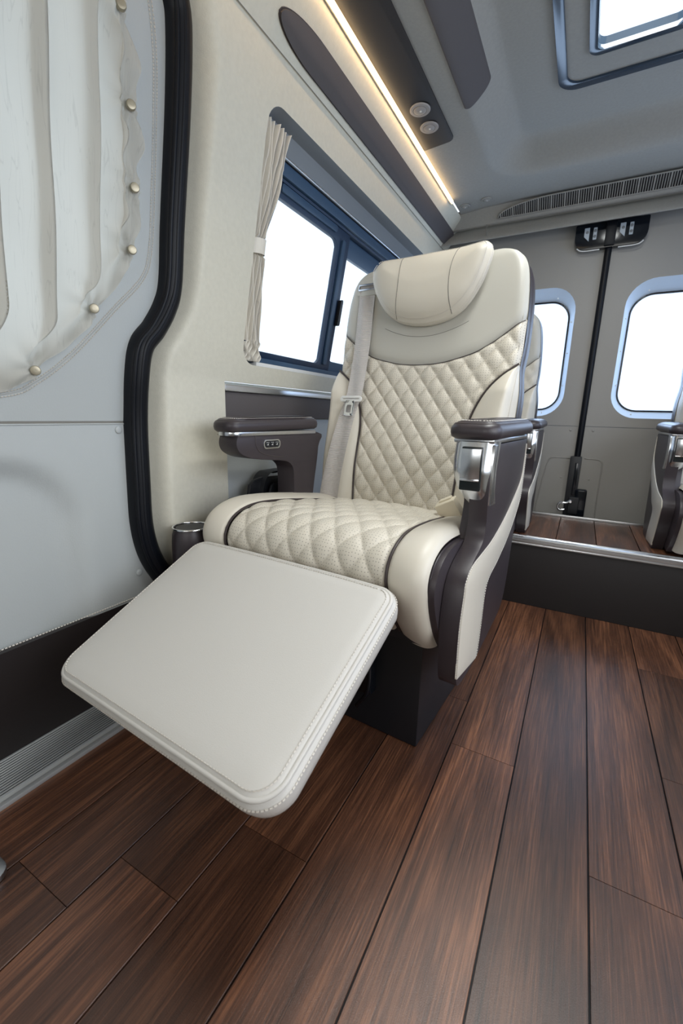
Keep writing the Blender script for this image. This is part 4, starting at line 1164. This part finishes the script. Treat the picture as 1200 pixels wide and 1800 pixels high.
    # ---- belt
    if not rear:
        be = bpy.data.objects.new('seat_belt', None); COL.objects.link(be); be.parent = root
        path = [(-.206, .700, .004), (-.206, .680, .0145), (-.203, .62, .018), (-.198, .54, .019), (-.192, .46, .026), (-.186, .40, .036), (-.180, .34, .050), (-.188, .28, .058), (-.197, .20, .063), (-.205, .12, .064), (-.212, .05, .060), (-.216, .0, .050), (-.217, -.02, .03)]
        cp = cat_pts([Vector(p) for p in path], 8)
        def bl(i, j):
            k = j*(len(cp)-1); a0 = min(int(k), len(cp)-2); p = cp[a0].lerp(cp[a0+1], k-a0)
            hw_ = .0275 if p.y > .30 else .0275+.006*min(1, (.30-p.y)/.25)
            u = p.x+(2*i-1)*hw_
            n = p.z+.0025*math.sin(i*PI*2+p.y*9)*(1 if p.y < .66 else .3)
            n = max(n, (bol_n(abs(u), p.y) if pipew(p.y) < abs(u) else base_n(u, p.y))+.004) if p.y < .43 else max(n, base_n(u, p.y)+.007)
            return B(u, p.y, n)
        grid('webbing', bl, 12, 140, 'belt', be, uvf=lambda i, j: (i*.055, j*.75))
        plate('belt_guide', rrect(-.245, -.150, .668, .722, [.01, .012, .016, .014], 5), [rrect(-.238, -.172, .690, .700, .003, 3)], lambda u, t, d: B(u, t-.25*(u+.2)*0, .0175-d), .020, 'upper', be, bev=.003)
        plate('guide_bezel', rrect(-.240, -.165, .684, .705, .004, 3), [rrect(-.236, -.172, .690, .700, .003, 3)], lambda u, t, d: B(u, t, .0195-d), .004, 'silver', be, bev=.001)
        box('guide_slot', tuple(B(-.204, .695, .010)), (.066, .004, .010), 'piping', be, 0, rot=Matrix.Rotation(-math.atan(recline), 3, 'X'))
        # tongue
        tt_ = .328
        plate('tongue', [(p[0], p[1]) for p in rrect(-.217, -.143, tt_-.008, tt_+.010, .008, 5)], [rrect(-.210, -.150, tt_-.001, tt_+.003, .0015, 2)], lambda u, t, d: B(u, t, .066-d), .006, 'white', be, bev=.0015)
        plate('tongue_blade', rrect(-.196, -.164, tt_-.052, tt_-.004, .005, 4), [rrect(-.188, -.173, tt_-.042, tt_-.018, .003, 3)], lambda u, t, d: B(u, t, .067-d), .003, 'chrome', be, bev=.0006)
        rot = Matrix.Rotation(R(-28), 3, 'Y') @ Matrix.Rotation(R(14), 3, 'X')
        bk = box('belt_buckle', (.196, .232, .502), (.054, .032, .068), 'buckle', be, .004, 3, rot=rot)
        bk['label'] = 'beige plastic belt buckle'
        box('release_button', (.1790, .232, .5340), (.034, .018, .006), 'buckle', bk, .002, rot=rot)
        tube('buckle_stalk', [(.205, .238, .49), (.222, .26, .465), (.235, .29, .44)], .012, 'black', be, rx=.006)
    FLIP = False
    return root

S1 = build_seat('passenger_seat', 'large cream quilted captain seat in the foreground with its footrest raised', (-.475, .85, 0), R(-4), group=None)
S2 = build_seat('passenger_seat', 'cream quilted seat on the rear platform, mostly hidden behind the foreground seat', (-.487, 1.86, 0), 0, recline=.02, rear=True, group='seats on the rear platform')
S3 = build_seat('passenger_seat', 'cream quilted seat on the rear platform, cut off by the right edge of the picture', (.618, 1.90, 0), 0, mirror=True, recline=.02, rear=True, group='seats on the rear platform')

# ------------------------------------------------------------------ side console by the wall
co = thing('side_console', 'low dark taupe wall console with a cup holder and a black tray', 'console')
# front pod with cup holder
cup = (-.830, .738)
def cupout(r, n=28, cx_=cup[0], cy_=cup[1]): return [(cx_+r*math.cos(2*PI*k/n), cy_+r*math.sin(2*PI*k/n)) for k in range(n)]
def podfn(i, j):
    a = 2*PI*i; rr = interp([(0, .041), (.06, .045), (.2, .0475), (1, .047)], j); z = .452-.19*j
    if j == 0: z = .451
    return (cup[0]+rr*math.cos(a), cup[1]+rr*math.sin(a)*1.04, z)
grid('cup_pod', podfn, 32, 12, 'brown', co, closeu=True, flip=True)
lathe('cup_well', [(.0375, .4525), (.036, .40), (.034, .34), (.01, .335)], (cup[0], cup[1], 0), (0, 0, 1), 'black', co, 32)
vs, fs = tube_data([Vector((x, y, .4530)) for x, y in cupout(.0445)], .0028, 8, True); mesh('cup_ring', vs, fs, 'chrome', co)
box('console_body', (-.838, 1.07, .40), (.070, .34, .19), 'brown', co, .015, 3)
box('console_arm', (-.848, .84, .28), (.040, .24, .10), 'brown', co, .012, 3)
box('console_foot', (-.842, .98, .155), (.05, .44, .31), 'brown', co, .01)
# black moulded tray
plate('tray_wall', [(.965, .49), (.972, .528), (.99, .540), (1.03, .545), (1.20, .535), (1.215, .49)], [], lambda y, z, d: Vector((-.835-d, y, z)), .012, 'black', co, bev=.003)
plate('tray_wall', [(1.03, .49), (1.045, .520), (1.06, .526), (1.20, .520), (1.20, .49)], [], lambda y, z, d: Vector((-.812-d, y, z)), .008, 'black', co, bev=.002)
def arch(i, j):
    a = PI*.5*i; return (-.870+.05*j, 1.01+.055*(1-math.cos(a)), .49+.070*math.sin(a))
grid('tray_arch', arch, 10, 3, 'black', co)
box('tray_top', (-.845, 1.12, .557), (.05, .115, .006), 'black', co, .002)
